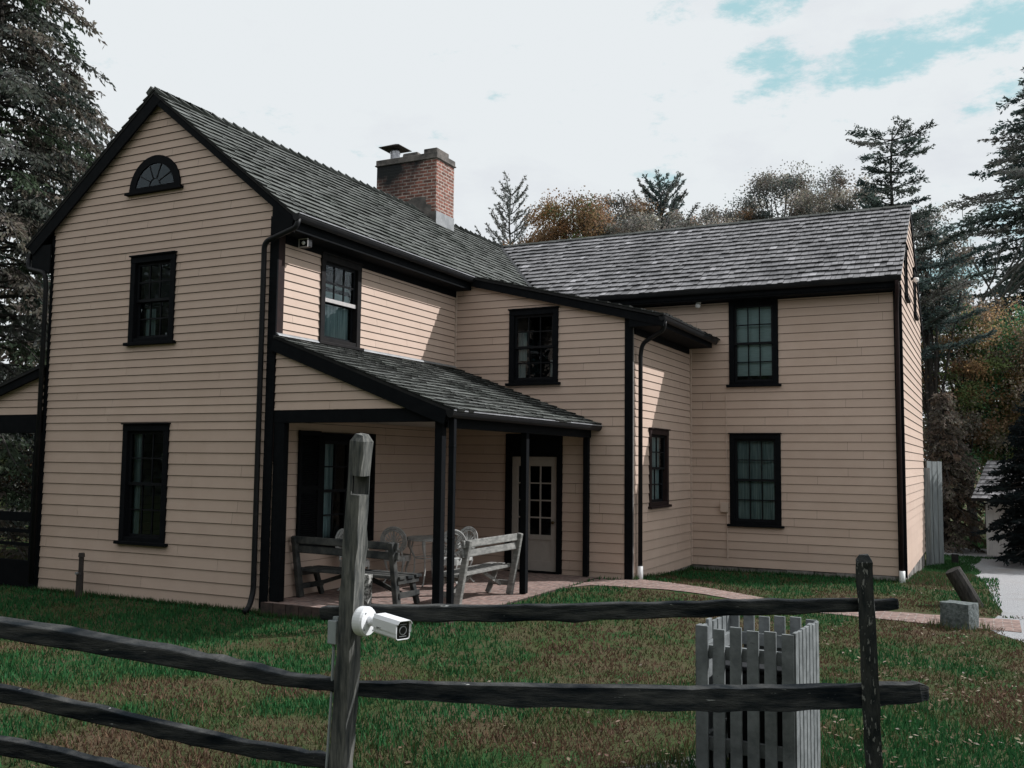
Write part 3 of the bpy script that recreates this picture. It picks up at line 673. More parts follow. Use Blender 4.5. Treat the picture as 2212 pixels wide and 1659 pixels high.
# valley flashing between the two roofs
b = MB()
for k in range(12):
    f0, f1 = k / 12, (k + 1) / 12
    pv = lambda f: Vector((UR + f * 2.75, VR - f * 2.75 * KM / KW, ZR - f * 2.75 * KM + .034))
    a, c = pv(f0), pv(f1); d1 = Vector((-.02, -.07, .016)); d2 = Vector((.05, 0, 0.004))
    b.face([a + d1, c + d1, c + d2, a + d2])
b.build('valley_flashing', M['gutter'], rw)
# low-pitched roof over the block between
kc = .25; zc = lambda u: 5.335 - kc * (u - .36)
rc = slab([(.2, LB - .12, zc(.2)), (3.93, LB - .12, zc(3.93)), (3.93, LE - .03, zc(3.93)), (.2, LE - .03, zc(.2))], .04, 'under', 'roof'); rc['label'] = 'low-pitched shake roof over the middle block'
roof_slope((3.95, LB - .13, zc(3.95)), (0, 1, 0), (-1, 0, kc), LE - LB + .11, 3.62, .2, 'shingles', M['shake_old'], tone=(.7, 1.3), parent=rc, wave=.006, th=.036)
# porch roof
kp = .369; zp = lambda u: 3.70 - kp * u
rp = slab([(.02, -.06, zp(.02)), (2.82, -.06, zp(2.82)), (2.82, LB - .02, zp(2.82)), (.02, LB - .02, zp(.02))], .04, 'under', 'roof'); rp['label'] = 'mossy shake roof of the front porch'
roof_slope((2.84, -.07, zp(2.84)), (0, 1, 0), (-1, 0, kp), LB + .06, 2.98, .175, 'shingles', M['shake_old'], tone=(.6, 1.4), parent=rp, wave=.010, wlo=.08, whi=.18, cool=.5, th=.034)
part('flashing_strip', lambda b: b.hexa([(.018, .0, 3.715), (.07, .0, 3.70), (.07, LB - .04, 3.70), (.018, LB - .04, 3.715)], [(.018, .0, 3.745), (.055, .0, 3.72), (.055, LB - .04, 3.72), (.018, LB - .04, 3.745)]), 'lead', 0)

# ---- gutters and downspouts
def gutter(a, b_, out, w_=.115, h=.10, lip='gutter'):
    a = Vector(a); c = Vector(b_); o = Vector((*out, 0)); b = MB(); n = 9
    prof = [(o * (w_ / 2 - math.cos(math.pi * k / n) * w_ / 2), -math.sin(math.pi * k / n) * h) for k in range(n + 1)]
    for k in range(n):
        (p0, z0), (p1, z1) = prof[k], prof[k + 1]
        b.face([a + p0 + UPV * z0, c + p0 + UPV * z0, c + p1 + UPV * z1, a + p1 + UPV * z1])
    for e in (a, c): b.face([e + p + UPV * z for p, z in prof])
    g = fixn(b.build('gutter', M['gutter'], house))
    b = MB(); t = o * (w_ + .003) ; b.bar(a + t, c + t, .012, .014); b.build('gutter_lip', M[lip], g)
    return g
gutter((.335, -.12, 5.315), (.335, LB - .10, 5.315), (1, 0), lip='glint')
gutter((-4.93, -.10, 5.24), (-4.93, VE, 5.24), (-1, 0), .1)
gutter((3.86, LB - .12, 4.43), (3.86, 8.15, 4.43), (1, 0), .11, .09)
gutter((2.74, -.08, 2.65), (2.74, LB - .0, 2.65), (1, 0), .11, .09, lip='glint')
gutter((1.3, 7.955, 5.385), (UE + .05, 7.955, 5.385), (0, -1), .09, .085)
gutter((-4.5, 14.42, 5.36), (UE + .05, 14.42, 5.36), (0, 1), .1, .09)
def pipe(pts, r_=.036, mt='gutter', name='downspout', n=10):
    b = MB()
    P = [Vector(p) for p in pts]; out = [P[0]]
    for i in range(1, len(P) - 1):      # rounded elbows
        d0 = (P[i - 1] - P[i]); d1 = (P[i + 1] - P[i]); rr = min(.10, d0.length * .45, d1.length * .45)
        a = P[i] + d0.normalized() * rr; c = P[i] + d1.normalized() * rr
        for k in range(6):
            t = k / 5; out.append(a * (1 - t) ** 2 + P[i] * 2 * t * (1 - t) + c * t * t)
    out.append(P[-1]); b.tube(out, r_, n); return b.build(name, M[mt], house, smooth=True)
pipe([(.40, -.07, 5.25), (.38, -.09, 5.13), (-.16, -.09, 4.98), (-.175, -.07, 4.75), (-.175, -.065, .28), (-.16, -.15, .10), (-.15, -.25, .04)], .037)
pipe([(-4.98, -.08, 5.16), (-4.97, -.09, 5.0), (-4.56, -.10, 4.90), (-4.53, -.09, 4.7), (-4.53, -.085, .1)], .037)
pipe([(3.92, LB + .03, 4.36), (3.90, LB + .05, 4.22), (3.50, LB + .16, 4.02), (3.455, LB + .18, 3.85), (3.445, LB + .2, .34)], .036)
pipe([(3.445, LB + .2, .36), (3.445, LB + .2, .06)], .048, 'bulb', 'downspout_boot')
pipe([(UE - .02, 7.90, 5.32), (UE - .02, 7.93, 5.16), (UE - .06, LE - .09, 4.85), (UE - .06, LE - .075, 4.6), (UE - .06, LE - .075, .16)], .036, 'trimb')
pipe([(UE - .06, LE - .075, .2), (UE - .06, LE - .09, -.05)], .05, 'bulb', 'downspout_boot')
part('downspout', lambda b: (b.box(2.725, 2.80, .02, .085, .155, 2.56), b.box(2.722, 2.803, .017, .088, 1.1, 1.13), b.box(2.722, 2.803, .017, .088, 2.2, 2.23)), 'trim', .006)

# ---- chimney
CH = (-3.53, -1.97, 7.341, 8.10)
cb = MB(); cb.box(CH[0] + 3.53 - 1.56, CH[1] + 3.53 - 1.56, 0, CH[3] - CH[2], -1.0, 1.55)
ch = cb.build('chimney', M['chimney'], rf, loc=(-1.97, 7.341, 7.06))
ch['label'] = 'soot-stained brick chimney with rendered cap'
ch2 = ch
def cpart(name, fn, mt, bevel=.004):
    b = MB(); fn(b); o = fixn(b.build(name, M[mt], rf, bevel=bevel)); return o
cpart('chimney_cap', lambda b: (b.box(-3.55, -1.95, 7.32, 8.12, 8.60, 8.735), b.box(-3.57, -1.93, 7.30, 8.14, 8.59, 8.62)), 'cement', .015)
cpart('chimney_flue', lambda b: b.hexa([(-2.95, 7.45, 8.73), (-2.50, 7.45, 8.73), (-2.50, 7.85, 8.73), (-2.95, 7.85, 8.73)], [(-2.93, 7.47, 8.86), (-2.56, 7.47, 8.86), (-2.56, 7.83, 8.86), (-2.93, 7.83, 8.86)]), 'cement', .02)
cpart('chimney_flue', lambda b: b.box(-2.36, -2.02, 7.42, 7.95, 8.73, 8.87), 'cement', .02)
cpart('chimney_collar', lambda b: b.hexa([(-3.50, 7.45, 8.73), (-3.08, 7.45, 8.73), (-3.08, 7.95, 8.73), (-3.50, 7.95, 8.73)], [(-3.42, 7.53, 8.80), (-3.16, 7.53, 8.80), (-3.16, 7.87, 8.80), (-3.42, 7.87, 8.80)]), 'cement', .01)
def _fl(b): b.tube([(-3.28, 7.68, 8.78), (-3.28, 7.68, 9.02)], .11, 16); b.tube([(-3.28, 7.68, 8.96), (-3.28, 7.68, 8.99)], .118, 16)
b = MB(); _fl(b); b.build('flue_pipe', M['steel'], rf)
b = MB(); ap = (-3.28, 7.68, 9.20); s_ = .27; zq = 9.075
cs = [(-3.28 - s_, 7.68 - s_, zq), (-3.28 + s_, 7.68 - s_, zq), (-3.28 + s_, 7.68 + s_, zq), (-3.28 - s_, 7.68 + s_, zq)]
for k in range(4): b.face([cs[k], cs[(k + 1) % 4], ap])
b.face([(c[0], c[1], c[2] - .012) for c in cs][::-1])
for k in range(4): a, c = cs[k], cs[(k + 1) % 4]; b.face([(a[0], a[1], a[2] - .012), (c[0], c[1], c[2] - .012), c, a])
for dx, dy in ((-.1, 0), (.1, 0), (0, .1), (0, -.1)): b.bar((-3.28 + dx, 7.68 + dy, 9.0), (-3.28 + dx, 7.68 + dy, 9.09), .02, .006, (1, 0, 0))
fixn(b.build('rain_cap', M['rust'], rf))
cpart('chimney_flashing', lambda b: (b.box(-1.968, -1.955, 7.335, 8.106, 7.0, 7.43)), 'lead', 0)
b = MB()
P_ = [(-1.96, 7.09), (-1.965, 7.46), (-2.08, 7.47), (-2.09, 7.62), (-2.22, 7.64), (-2.23, 7.80), (-2.52, 7.82), (-2.8, 7.72), (-3.0, 7.5), (-3.0, 7.0), (-2.36, 7.35)]
b.face([(u, 7.334, z - .04) for u, z in P_]); b.build('chimney_render', M['cement'], rf)

# ---- porch structure
part('porch_beam', lambda b: b.box(.024, 2.66, .0, .10, 2.52, 2.685), 'trim')
part('porch_beam', lambda b: b.box(2.55, 2.66, .10, LB - .02, 2.45, 2.60), 'trim')
part('porch_ceiling', lambda b: b.box(.03, 2.55, .10, LB - .03, 2.60, 2.62), 'ceil')
infill = [(k * .1145 + 2.69) for k in range(10)]
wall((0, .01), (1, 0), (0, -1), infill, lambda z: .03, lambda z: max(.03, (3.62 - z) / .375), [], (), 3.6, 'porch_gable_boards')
def ppost(x, y, w_=.10, z1=2.5, z0=.17): part('porch_post', lambda b: b.box(x - w_ / 2, x + w_ / 2, y - w_ / 2, y + w_ / 2, z0, z1), 'trim', .006)
ppost(2.575, .08, .105, 2.52); ppost(2.60, 2.42, .095, 2.45); ppost(2.60, LB - .075, .09, 2.45)
part('porch_post', lambda b: b.box(.03, .20, .005, .11, .17, 2.52), 'trim', .006)
b = MB(); b.box(.0, 2.82, -.10, LB - .03, -.05, .160)
pf = b.build('porch_floor', M['paver'], house)
b = MB()
for k in range(13): b.box(.01 + k * .21, .01 + k * .21 + .2, -.125, -.103, -.03, .168, )
for k in range(22): b.box(2.823, 2.843, -.1 + k * .22, .11 + k * .22, -.03, .168)
b.build('porch_edge', M['edge'], house)
# ---- left lean-to porch
zl = lambda u: 3.46 + .30 * (u + 4.52)
rl = slab([(-7.3, -.1, zl(-7.3)), (-4.53, -.1, zl(-4.53)), (-4.53, 5, zl(-4.53)), (-7.3, 5, zl(-7.3))], .04, 'under', 'roof'); rl['label'] = 'shake roof of the lean-to porch at the left'
roof_slope((-7.3, -.1, zl(-7.3)), (0, 1, 0), (1, 0, .30), 5.1, 2.88, .12, 'shingles', M['shake_old'], parent=rl)
rake(-7.25, zl(-7.25) - .01, -4.55, zl(-4.55) - .01, 0, .15, over=.08)
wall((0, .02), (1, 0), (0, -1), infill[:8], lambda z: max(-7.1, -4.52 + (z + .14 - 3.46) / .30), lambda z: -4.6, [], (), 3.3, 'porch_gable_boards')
part('porch_beam', lambda b: b.box(-7.1, -4.6, .0, .12, 2.40, 2.68), 'trim')
part('porch_post', lambda b: b.box(-4.72, -4.53, -.02, .12, .0, 2.40), 'trim')
part('porch_post', lambda b: b.box(-7.1, -6.95, .0, .12, .0, 2.40), 'trim')
part('porch_railing', lambda b: (b.box(-6.95, -4.72, .03, .10, 1.02, 1.16), b.box(-6.95, -4.72, .04, .08, .84, .90), b.box(-6.95, -4.72, .04, .08, .64, .69), b.box(-6.95, -4.72, .03, .09, .02, .42)), 'trim')

# ---- small fittings
t = thing('flood_lamp', 'small square floodlight under the eave beside the main corner', 'lamp', (.20, .37, 5.10))
b = MB(); b.box(-.02, .02, -.02, .02, -.03, 0); b.build('bracket', M['camb'], t)
b = MB(); b.box(-.075, .075, -.08, .02, -.14, -.03); o = b.build('housing', M['camb'], t, bevel=.01)
b = MB()
for a_ in ((-.08, .08, -.088, -.078, -.035, -.025), (-.08, .08, -.088, -.078, -.145, -.135), (-.08, -.07, -.088, -.078, -.135, -.035), (.07, .08, -.088, -.078, -.135, -.035)): b.box(*a_)
b.build('bezel', M['raillight'], t)
b = MB(); b.tube([(0, -.079, -.085), (0, -.10, -.085)], [.030, .016], 12); b.build('lens', M['bulb'], t)
for args in ((3.57, 8.19, 5.19, 'white twin-dome security light under the rear wing eave'),):
    t = thing('security_light', args[3], 'lamp', args[:3])
    b = MB(); b.tube([(0, 0, 0), (0, 0, -.02)], .05, 12); b.build('base', M['bulb'], t)
    b = MB(); b.tube([(0, -.02, -.02), (0, -.03, -.05), (0, -.04, -.09), (0, -.045, -.11)], [.03, .055, .05, .02], 12); b.build('dome', M['bulb'], t, smooth=True)
t = thing('gable_lamp', 'white bulb lamp between the two gable-end windows of the rear wing', 'lamp', (UE + .02, 10.85, 5.86))
b = MB(); b.tube([(0, 0, 0), (.06, 0, 0)], .03, 10); b.build('arm', M['trim'], t)
b = MB(); b.tube([(.06, 0, 0), (.09, 0, -.02), (.12, 0, -.04), (.15, 0, -.06)], [.03, .05, .055, .02], 12); b.build('bulb', M['bulb'], t, smooth=True)
t = thing('junction_box', 'tan metal junction box with conduit beside the lower wing window', 'electrical box', (4.06, LE - .03, 1.18))
b = MB(); b.box(-.09, .05, -.06, .03, -.06, .12); b.build('box', M['boardw'], t, bevel=.006)
b = MB(); b.tube([(.03, 0, -.06), (.035, 0, -.95)], .011, 8); b.tube([(.03, 0, .12), (.02, 0, 2.2)], .006, 6); b.build('conduit', M['boardw'], t)
t = thing('stand_pipe', 'dark stubby stand pipe with a cap beside the gable wall', 'pipe', (-3.3, -.22, 0))
b = MB(); b.tube([(0, 0, -.1), (0.0, 0, .34), (.015, 0, .36), (.015, 0, .60)], [.055, .05, .036, .036], 10); b.build('pipe', M['rust'], t)
b = MB(); b.tube([(.015, 0, .58), (.015, 0, .64)], [.048, .042], 10); b.build('cap', M['rust'], t)
b = MB(); b.tube([(0, -.04, .35), (.0, -.075, .35)], .02, 8); b.build('spout', M['lead'], t)

# ------------------------------------------------------------------ benches
def bench(label, loc, rotz, Lb, hs, ht, lean, depth, m1, m2, side=1):
    """long axis +x, seat on the +y side of the backrest uprights"""
    t = thing('wooden_bench', label, 'bench', loc, rotz, 'rustic benches on the porch')
    b = MB()
    for k in range(3):
        y = .05 + (depth - .06) * (k / 2); b.bar((-.07, y, hs + U(-.004, .004)), (Lb + .07, y, hs + U(-.004, .004)), depth / 3 - .012, .038)
    fixn(b.build('seat', m1, t, bevel=.006))
    b = MB()
    for f in (.97, .70): 
        z = hs + (ht - hs) * (f - .08); y = -lean * (z / ht) + .035
        b.bar((-.08, y, z), (Lb + .08, y, z), .100, .044, (0, 1, -.15))
    fixn(b.build('backrest', m2, t, bevel=.012))
    for x in (.0, Lb):
        b = MB(); b.bar((x, .03, 0), (x, -lean, ht), .075, .09, (0, 1, 0), w2=.07, h2=.075); fixn(b.build('leg', m2, t, bevel=.01))
        b = MB(); b.bar((x, depth + .05, 0), (x, depth - .10, hs - .02), .06, .07, (0, 1, 0)); fixn(b.build('leg', m2, t, bevel=.01))
        b = MB(); b.bar((x + .03, -.02, hs - .045), (x + .03, depth + .01, hs - .045), .04, .06); b.bar((x + .03, .01, .15), (x + .03, depth + .03, .15), .04, .07); fixn(b.build('cross_rail', m2, t))
    b = MB(); b.bar((.05, depth / 2, .14), (Lb * .42, depth / 2, hs - .03), .045, .05); b.bar((Lb - .05, depth / 2, .14), (Lb * .58, depth / 2, hs - .03), .045, .05)
    fixn(b.build('brace', m2, t)); return t
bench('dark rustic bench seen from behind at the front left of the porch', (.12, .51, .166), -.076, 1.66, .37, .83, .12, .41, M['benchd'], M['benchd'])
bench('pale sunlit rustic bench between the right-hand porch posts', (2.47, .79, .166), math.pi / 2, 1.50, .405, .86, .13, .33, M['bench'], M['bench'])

# ------------------------------------------------------------------ cast-iron set
def shell_chair():
    t = thing('garden_chair', '', 'chair', (0, 0, 0), 0, 'white cast-iron garden chairs')
    b = MB(); cz_ = .66; r_ = .20; yb = -.20       # round fretted back, chair faces +y
    ring = lambda rr, n=28: [(rr * math.cos(2 * math.pi * k / n), yb - .03 * math.sin(2 * math.pi * k / n), cz_ + rr * math.sin(2 * math.pi * k / n)) for k in range(n + 1)]
    b.tube(ring(r_), .014, 6); b.tube(ring(r_ * .74), .013, 5); b.tube(ring(r_ * .88), .009, 5)
    for k in range(28):
        a = 2 * math.pi * k / 28
        b.bar((r_ * .72 * math.cos(a), yb, cz_ + r_ * .72 * math.sin(a)), (r_ * math.cos(a + .12), yb, cz_ + r_ * math.sin(a + .12)), .016, .016)
        b.bar((r_ * .72 * math.cos(a), yb, cz_ + r_ * .72 * math.sin(a)), (r_ * math.cos(a - .12), yb, cz_ + r_ * math.sin(a - .12)), .010, .010)
    for k in range(11):
        a = math.radians(-20 + 22 * k)
        c0 = (0, yb, cz_ - .09); c1 = (r_ * .73 * math.cos(a), yb, cz_ + r_ * .73 * math.sin(a))
        mid = ((c0[0] + c1[0]) * .62, yb, (c0[2] + (c1[2] - c0[2]) * .68))
        b.tube([c0, mid, c1], [.008, .022, .014], 5, squash=.4)
    b.tube([(0, yb, cz_ - .09), (0, yb + .006, cz_ - .14)], [.05, .03], 8, squash=.3)
    for s_ in (-1, 1): b.tube([(s_ * .11, yb, cz_ - .16), (s_ * .12, yb + .02, .52), (s_ * .13, yb + .03, .42)], .013, 6)
    b.build('backrest', M['iron'], t)
    b = MB(); n = 20
    for k in range(n):
        a0, a1 = 2 * math.pi * k / n, 2 * math.pi * (k + 1) / n; rr = .21
        b.hexa([(0.06 * math.cos(a0), .06 * math.sin(a0), .415), (rr * math.cos(a0), rr * math.sin(a0), .415), (rr * math.cos(a1), rr * math.sin(a1), .415), (.06 * math.cos(a1), .06 * math.sin(a1), .415)],
               [(0.06 * math.cos(a0), .06 * math.sin(a0), .43), (rr * math.cos(a0), rr * math.sin(a0), .43), (rr * math.cos(a1), rr * math.sin(a1), .43), (.06 * math.cos(a1), .06 * math.sin(a1), .43)])
        b.bar((rr * math.cos(a0), rr * math.sin(a0), .38), (rr * math.cos(a1), rr * math.sin(a1), .38), .006, .07)
    fixn(b.build('seat', M['iron'], t))
    for k in range(4):
        a = math.pi / 4 + k * math.pi / 2; c, s_ = math.cos(a), math.sin(a); b = MB()
        b.tube([(c * .19, s_ * .19, .42), (c * .205, s_ * .205, .34), (c * .16, s_ * .16, .20), (c * .17, s_ * .17, .08), (c * .23, s_ * .23, .012), (c * .25, s_ * .25, .012)], [.024, .022, .012, .010, .012, .012], 7)
        b.build('leg', M['iron'], t, smooth=True)
    for s_ in (-1, 1):
        b = MB(); b.tube([(s_ * .17, yb, .66), (s_ * .215, -.08, .67), (s_ * .225, .04, .655), (s_ * .22, .09, .60), (s_ * .20, .08, .5), (s_ * .19, .06, .42)], [.011, .013, .014, .012, .010, .010], 6); b.build('armrest', M['iron'], t, smooth=True)
    return t
c0 = shell_chair(); c0.location = (.42, 2.46, .166); c0.rotation_euler[2] = .3
c0['label'] = 'white cast-iron chair with round fretted back, just behind the dark bench'
for (x, y, a, lb) in ((1.37, 2.42, .75, 'white cast-iron chair seen through the posts, left of the pair beside the table'), (1.17, 3.05, 1.2, 'white cast-iron chair on the far side of the table, nearest the door'), (.36, 1.45, -1.5, 'white cast-iron chair by the shuttered window, half hidden by the fence post')):
    c = copy_tree(c0); c.location = (x, y, .166); c.rotation_euler[2] = a; c['label'] = lb
t = thing('garden_table', 'round white cast-iron table between the garden chairs', 'table', (.90, 2.60, .166))
b = MB(); b.tube([(0, 0, .690), (0, 0, .710)], [.33, .335], 36); b.build('tabletop', M['iron'], t)
b = MB()
b.tube([(.325 * math.cos(2 * math.pi * k / 36), .325 * math.sin(2 * math.pi * k / 36), .675) for k in range(37)], .014, 5); b.tube([(.2 * math.cos(2 * math.pi * k / 24), .2 * math.sin(2 * math.pi * k / 24), .40) for k in range(25)], .010, 5); b.build('rim', M['iron'], t)
for k in range(4):
    a = .3 + k * math.pi / 2; c, s_ = math.cos(a), math.sin(a); b = MB()
    b.tube([(c * .30, s_ * .30, .69), (c * .31, s_ * .31, .58), (c * .22, s_ * .22, .40), (c * .22, s_ * .22, .2), (c * .30, s_ * .30, .03), (c * .35, s_ * .35, .012)], [.03, .026, .014, .012, .014, .014], 7); b.build('leg', M['iron'], t, smooth=True)

# ------------------------------------------------------------------ split-rail fence
fence = thing('rail_fence', 'weathered split-rail fence across the foreground', 'fence', (5.6, -5.93, G(5.6, -5.93)))
fence_parts = []
def fpart(b, name, mt, **k):
    o = b.build(name, mt, None, **k); o.parent = fence; o.location = -Vector(fence.location); return o
def squarepost(base, top, w_, d_, ang, mt, slots=(), label=None, taper=.92, chamfer=.03, jit=.006, chip=False):
    """squared riven post with chamfered head and mortise slots cut right through"""
    base = Vector(base); top = Vector(top); ax = top - base; H = ax.length; ax.normalize()
    ex = Vector((math.cos(ang), math.sin(ang), 0)); ex = (ex - ax * ex.dot(ax)).normalized(); ey = ax.cross(ex)
    b = MB(); P = lambda x, y, z: base + ex * x + ey * y + ax * z
    zs = [0]
    while zs[-1] < H - chamfer - .09: zs.append(zs[-1] + .09)
    zs = sorted(set([z for z in zs if not any(s0 - .03 < z < s1 + .03 for s0, s1 in slots)] + [x for s_ in slots for x in s_] + [H - chamfer]))
    rows = []
    for z in zs:
        f = 1 - (1 - taper) * z / H; hw, hd = w_ / 2 * f, d_ / 2 * f
        j = lambda: U(-jit, jit)
        xs = (-hw, -hw * .55, hw * .55, hw)
        rows.append(([(x + j() * .6, -hd + j()) for x in xs], [(x + j() * .6, hd + j()) for x in xs], z))
    for (a0, b0, z0), (a1, b1, z1) in zip(rows, rows[1:]):
        sl = any(s0 - 1e-6 <= z0 and z1 <= s1 + 1e-6 for s0, s1 in slots)
        if sl and chip:
            cut = lambda a: [(a[0][0], .012 + U(-.004, .004)), (a[1][0], .016 + U(-.004, .004)), a[2], a[3]]
            a0, a1 = cut(a0), cut(a1)
        for i in range(3):
            if sl and i == 1:
                continue
            b.face([P(*a0[i], z0), P(*a0[i + 1], z0), P(*a1[i + 1], z1), P(*a1[i], z1)])
            b.face([P(*b0[i + 1], z0), P(*b0[i], z0), P(*b1[i], z1), P(*b1[i + 1], z1)])
        b.face([P(*a0[3], z0), P(*b0[3], z0), P(*b1[3], z1), P(*a1[3], z1)])
        b.face([P(*b0[0], z0), P(*a0[0], z0), P(*a1[0], z1), P(*b1[0], z1)])
        if sl:
            for i, s_ in ((1, 1), (2, -1)):
                q = [P(*a0[i], z0), P(*b0[i], z0), P(*b1[i], z1), P(*a1[i], z1)]; b.face(q if s_ > 0 else q[::-1])
    for s0, s1 in slots:
        for zz in (s0, s1):
            r_ = min(rows, key=lambda q: abs(q[2] - zz)); k_ = 0 if chip else 1; b.face([P(*r_[0][k_], zz), P(*r_[0][2], zz), P(*r_[1][2], zz), P(*r_[1][k_], zz)])
    a, c, z = rows[-1]; k = .55
    cen = P(0, 0, H)
    loop = [P(*a[0], z), P(*a[3], z), P(*c[3], z), P(*c[0], z)]
    topl = [cen + (p - cen) * k + ax * U(-.004, .012) for p in [P(*a[0], H), P(*a[3], H), P(*c[3], H), P(*c[0], H)]]
    for i in range(4): b.face([loop[i], loop[(i + 1) % 4], topl[(i + 1) % 4], topl[i]])
    b.face(topl)
    o = fpart(b, 'fence_post', mt)
    if label: o['label'] = label
    return o
# slots are seen from the rail direction; local x along view-left/right face, y along the rails
squarepost((5.575, -5.915, .0), (5.737, -6.0, 2.17), .092, .088, .02 + math.pi / 2, M['post'], slots=((1.88, 1.975),), chip=True, label='tall leaning fence post with an empty mortise near its head', taper=.94)
squarepost((8.02, -4.61, .0), (7.985, -4.72, 1.585), .085, .10, .12, M['lichen'], slots=(), label='short fence post with lichen on its head', taper=.95)
squarepost((3.0, -6.7, .0), (3.0, -6.72, 1.45), .10, .12, .2, M['post'])
squarepost((10.4, -3.3, -.0), (10.4, -3.32, 1.45), .10, .12, .2, M['post'])
def railp(pts, rad, mt=None, squash=1.0, n=4, label=None):
    rad = [r_ * 1.22 for r_ in rad]
    """riven rail: irregular cross-section that wanders along its length"""
    P = [Vector(p) for p in pts]; out = []; rr = []
    m_ = 30
    for k in range(m_ + 1):
        t = k / m_ * (len(P) - 1); i = min(int(t), len(P) - 2); f = t - i
        # smooth interpolation
        p0, p1, p2, p3 = P[max(i - 1, 0)], P[i], P[i + 1], P[min(i + 2, len(P) - 1)]
        c = .5 * ((2 * p1) + (p2 - p0) * f + (2 * p0 - 5 * p1 + 4 * p2 - p3) * f * f + (3 * p1 - p0 - 3 * p2 + p3) * f ** 3)
        out.append(c + Vector((0, 0, U(-.0045, .0045)))); rr.append((rad[i] * (1 - f) + rad[i + 1] * f) * U(.93, 1.07))
    b = MB(); b.tube(out, rr, n, squash=squash, jit=.24, phase=math.pi / 4)
    o = fpart(b, 'fence_rail', mt or M['rail'], bevel=.009)
    if label: o['label'] = label
    return o
railp([(5.50, -5.99, 1.262), (5.9, -5.77, 1.265), (6.646, -5.375, 1.276), (7.5, -4.93, 1.31), (8.13, -4.585, 1.33)], [.036, .048, .050, .046, .032])
railp([(5.62, -5.90, .895), (6.1, -5.66, .875), (7.04, -5.13, .85), (7.7, -4.80, .862), (8.17, -4.53, .882), (8.25, -4.475, .885)], [.036, .052, .066, .064, .055, .028])
railp([(5.58, -5.90, .40), (6.6, -5.36, .38), (7.4, -4.95, .38), (8.2, -4.5, .36)], [.03, .05, .055, .04])
railp([(5.62, -5.945, .905), (5.3, -6.03, .925), (4.765, -6.17, .99), (3.711, -6.485, 1.11), (2.9, -6.72, 1.18)], [.034, .040, .052, .056, .05])
railp([(5.60, -5.915, .52), (5.2, -6.02, .545), (4.647, -6.195, .625), (3.70, -6.455, .752), (2.9, -6.72, .8)], [.036, .044, .048, .048, .04])
railp([(5.58, -5.915, .22), (4.6, -6.18, .35), (3.694, -6.432, .466), (2.9, -6.7, .5)], [.04, .052, .056, .04])
for z in (.9, .5): railp([(8.0, -4.7, z), (9.2, -4.0, z), (10.4, -3.3, z)], [.03, .05, .035]) if False else None

# ------------------------------------------------------------------ security camera and box on the post
t = thing('security_camera', 'white bullet camera on a round base fixed to the tall fence post', 'camera', (5.742, -5.985, 1.245))
AX = Vector((.975, -.10, .02)).normalized()         # direction the base looks, away from the post face
def ring_pts(c, ax, r_, n=28):
    x = ax.cross(UPV).normalized(); y = x.cross(ax)
    return [c + x * r_ * math.cos(2 * math.pi * k / n) + y * r_ * math.sin(2 * math.pi * k / n) for k in range(n)]
bd = Vector((.997, .0, .0)).normalized()            # base faces right and towards the road
b = MB(); b.tube([Vector((0, 0, 0)), bd * .010, bd * .045, bd * .056, bd * .058], [.070, .073, .073, .066, .04], 32); b.build('base', M['cam'], t, smooth=False)
p0 = bd * .056 + Vector((.006, 0, .004)); p1 = p0 + Vector((.040, -.006, .002)); p2 = p1 + Vector((.030, -.012, -.004))
b = MB(); b.tube([p0, p0 + (p1 - p0) * .5, p1], [.026, .024, .022], 18); b.tube([p1 - (p1 - p0) * .15, p1 + (p2 - p1) * .5, p2], [.020, .021, .018], 16); b.build('swivel_arm', M['cam'], t, smooth=True)
hd = Vector((.93, -.36, -.045)).normalized(); hx = hd.cross(UPV).normalized(); hy = hx.cross(hd)
hc = p2 + hd * -.004
def rounded(c, wv, hv, r_, n=5):
    pts = []
    for sx_, sy2, a0 in ((1, 1, 0), (-1, 1, 90), (-1, -1, 180), (1, -1, 270)):
        for k in range(n + 1):
            a = math.radians(a0 + 90 * k / n); pts.append(c + hx * (sx_ * (wv - r_) + r_ * math.cos(a)) + hy * (sy2 * (hv - r_) + r_ * math.sin(a)))
    return pts
def loft(b, loops, cap0=True, cap1=True):
    ids = [[b.vert(p) for p in lp] for lp in loops]; n = len(ids[0])
    for A_, B_ in zip(ids, ids[1:]):
        for i in range(n): b.f.append([A_[i], A_[(i + 1) % n], B_[(i + 1) % n], B_[i]]); b.t.append((1, 1, 1))
    if cap0: b.f.append(ids[0][::-1]); b.t.append((1, 1, 1))
    if cap1: b.f.append(ids[-1]); b.t.append((1, 1, 1))
b = MB(); WH, HH, LH = .040, .044, .200
loft(b, [rounded(hc, WH * .8, HH * .8, .018), rounded(hc + hd * .008, WH, HH, .016), rounded(hc + hd * LH, WH, HH, .014), rounded(hc + hd * LH, WH - .003, HH - .003, .012), rounded(hc + hd * (LH - .006), WH - .004, HH - .004, .012)], True, False)
fixn(b.build('housing', M['cam'], t))
b = MB(); loft(b, [rounded(hc + hd * .002 + hy * .008, WH + .002, HH - .004, .014), rounded(hc + hd * (LH + .012) + hy * .008, WH + .002, HH - .004, .014)], True, False)
for q in list(b.f): pass
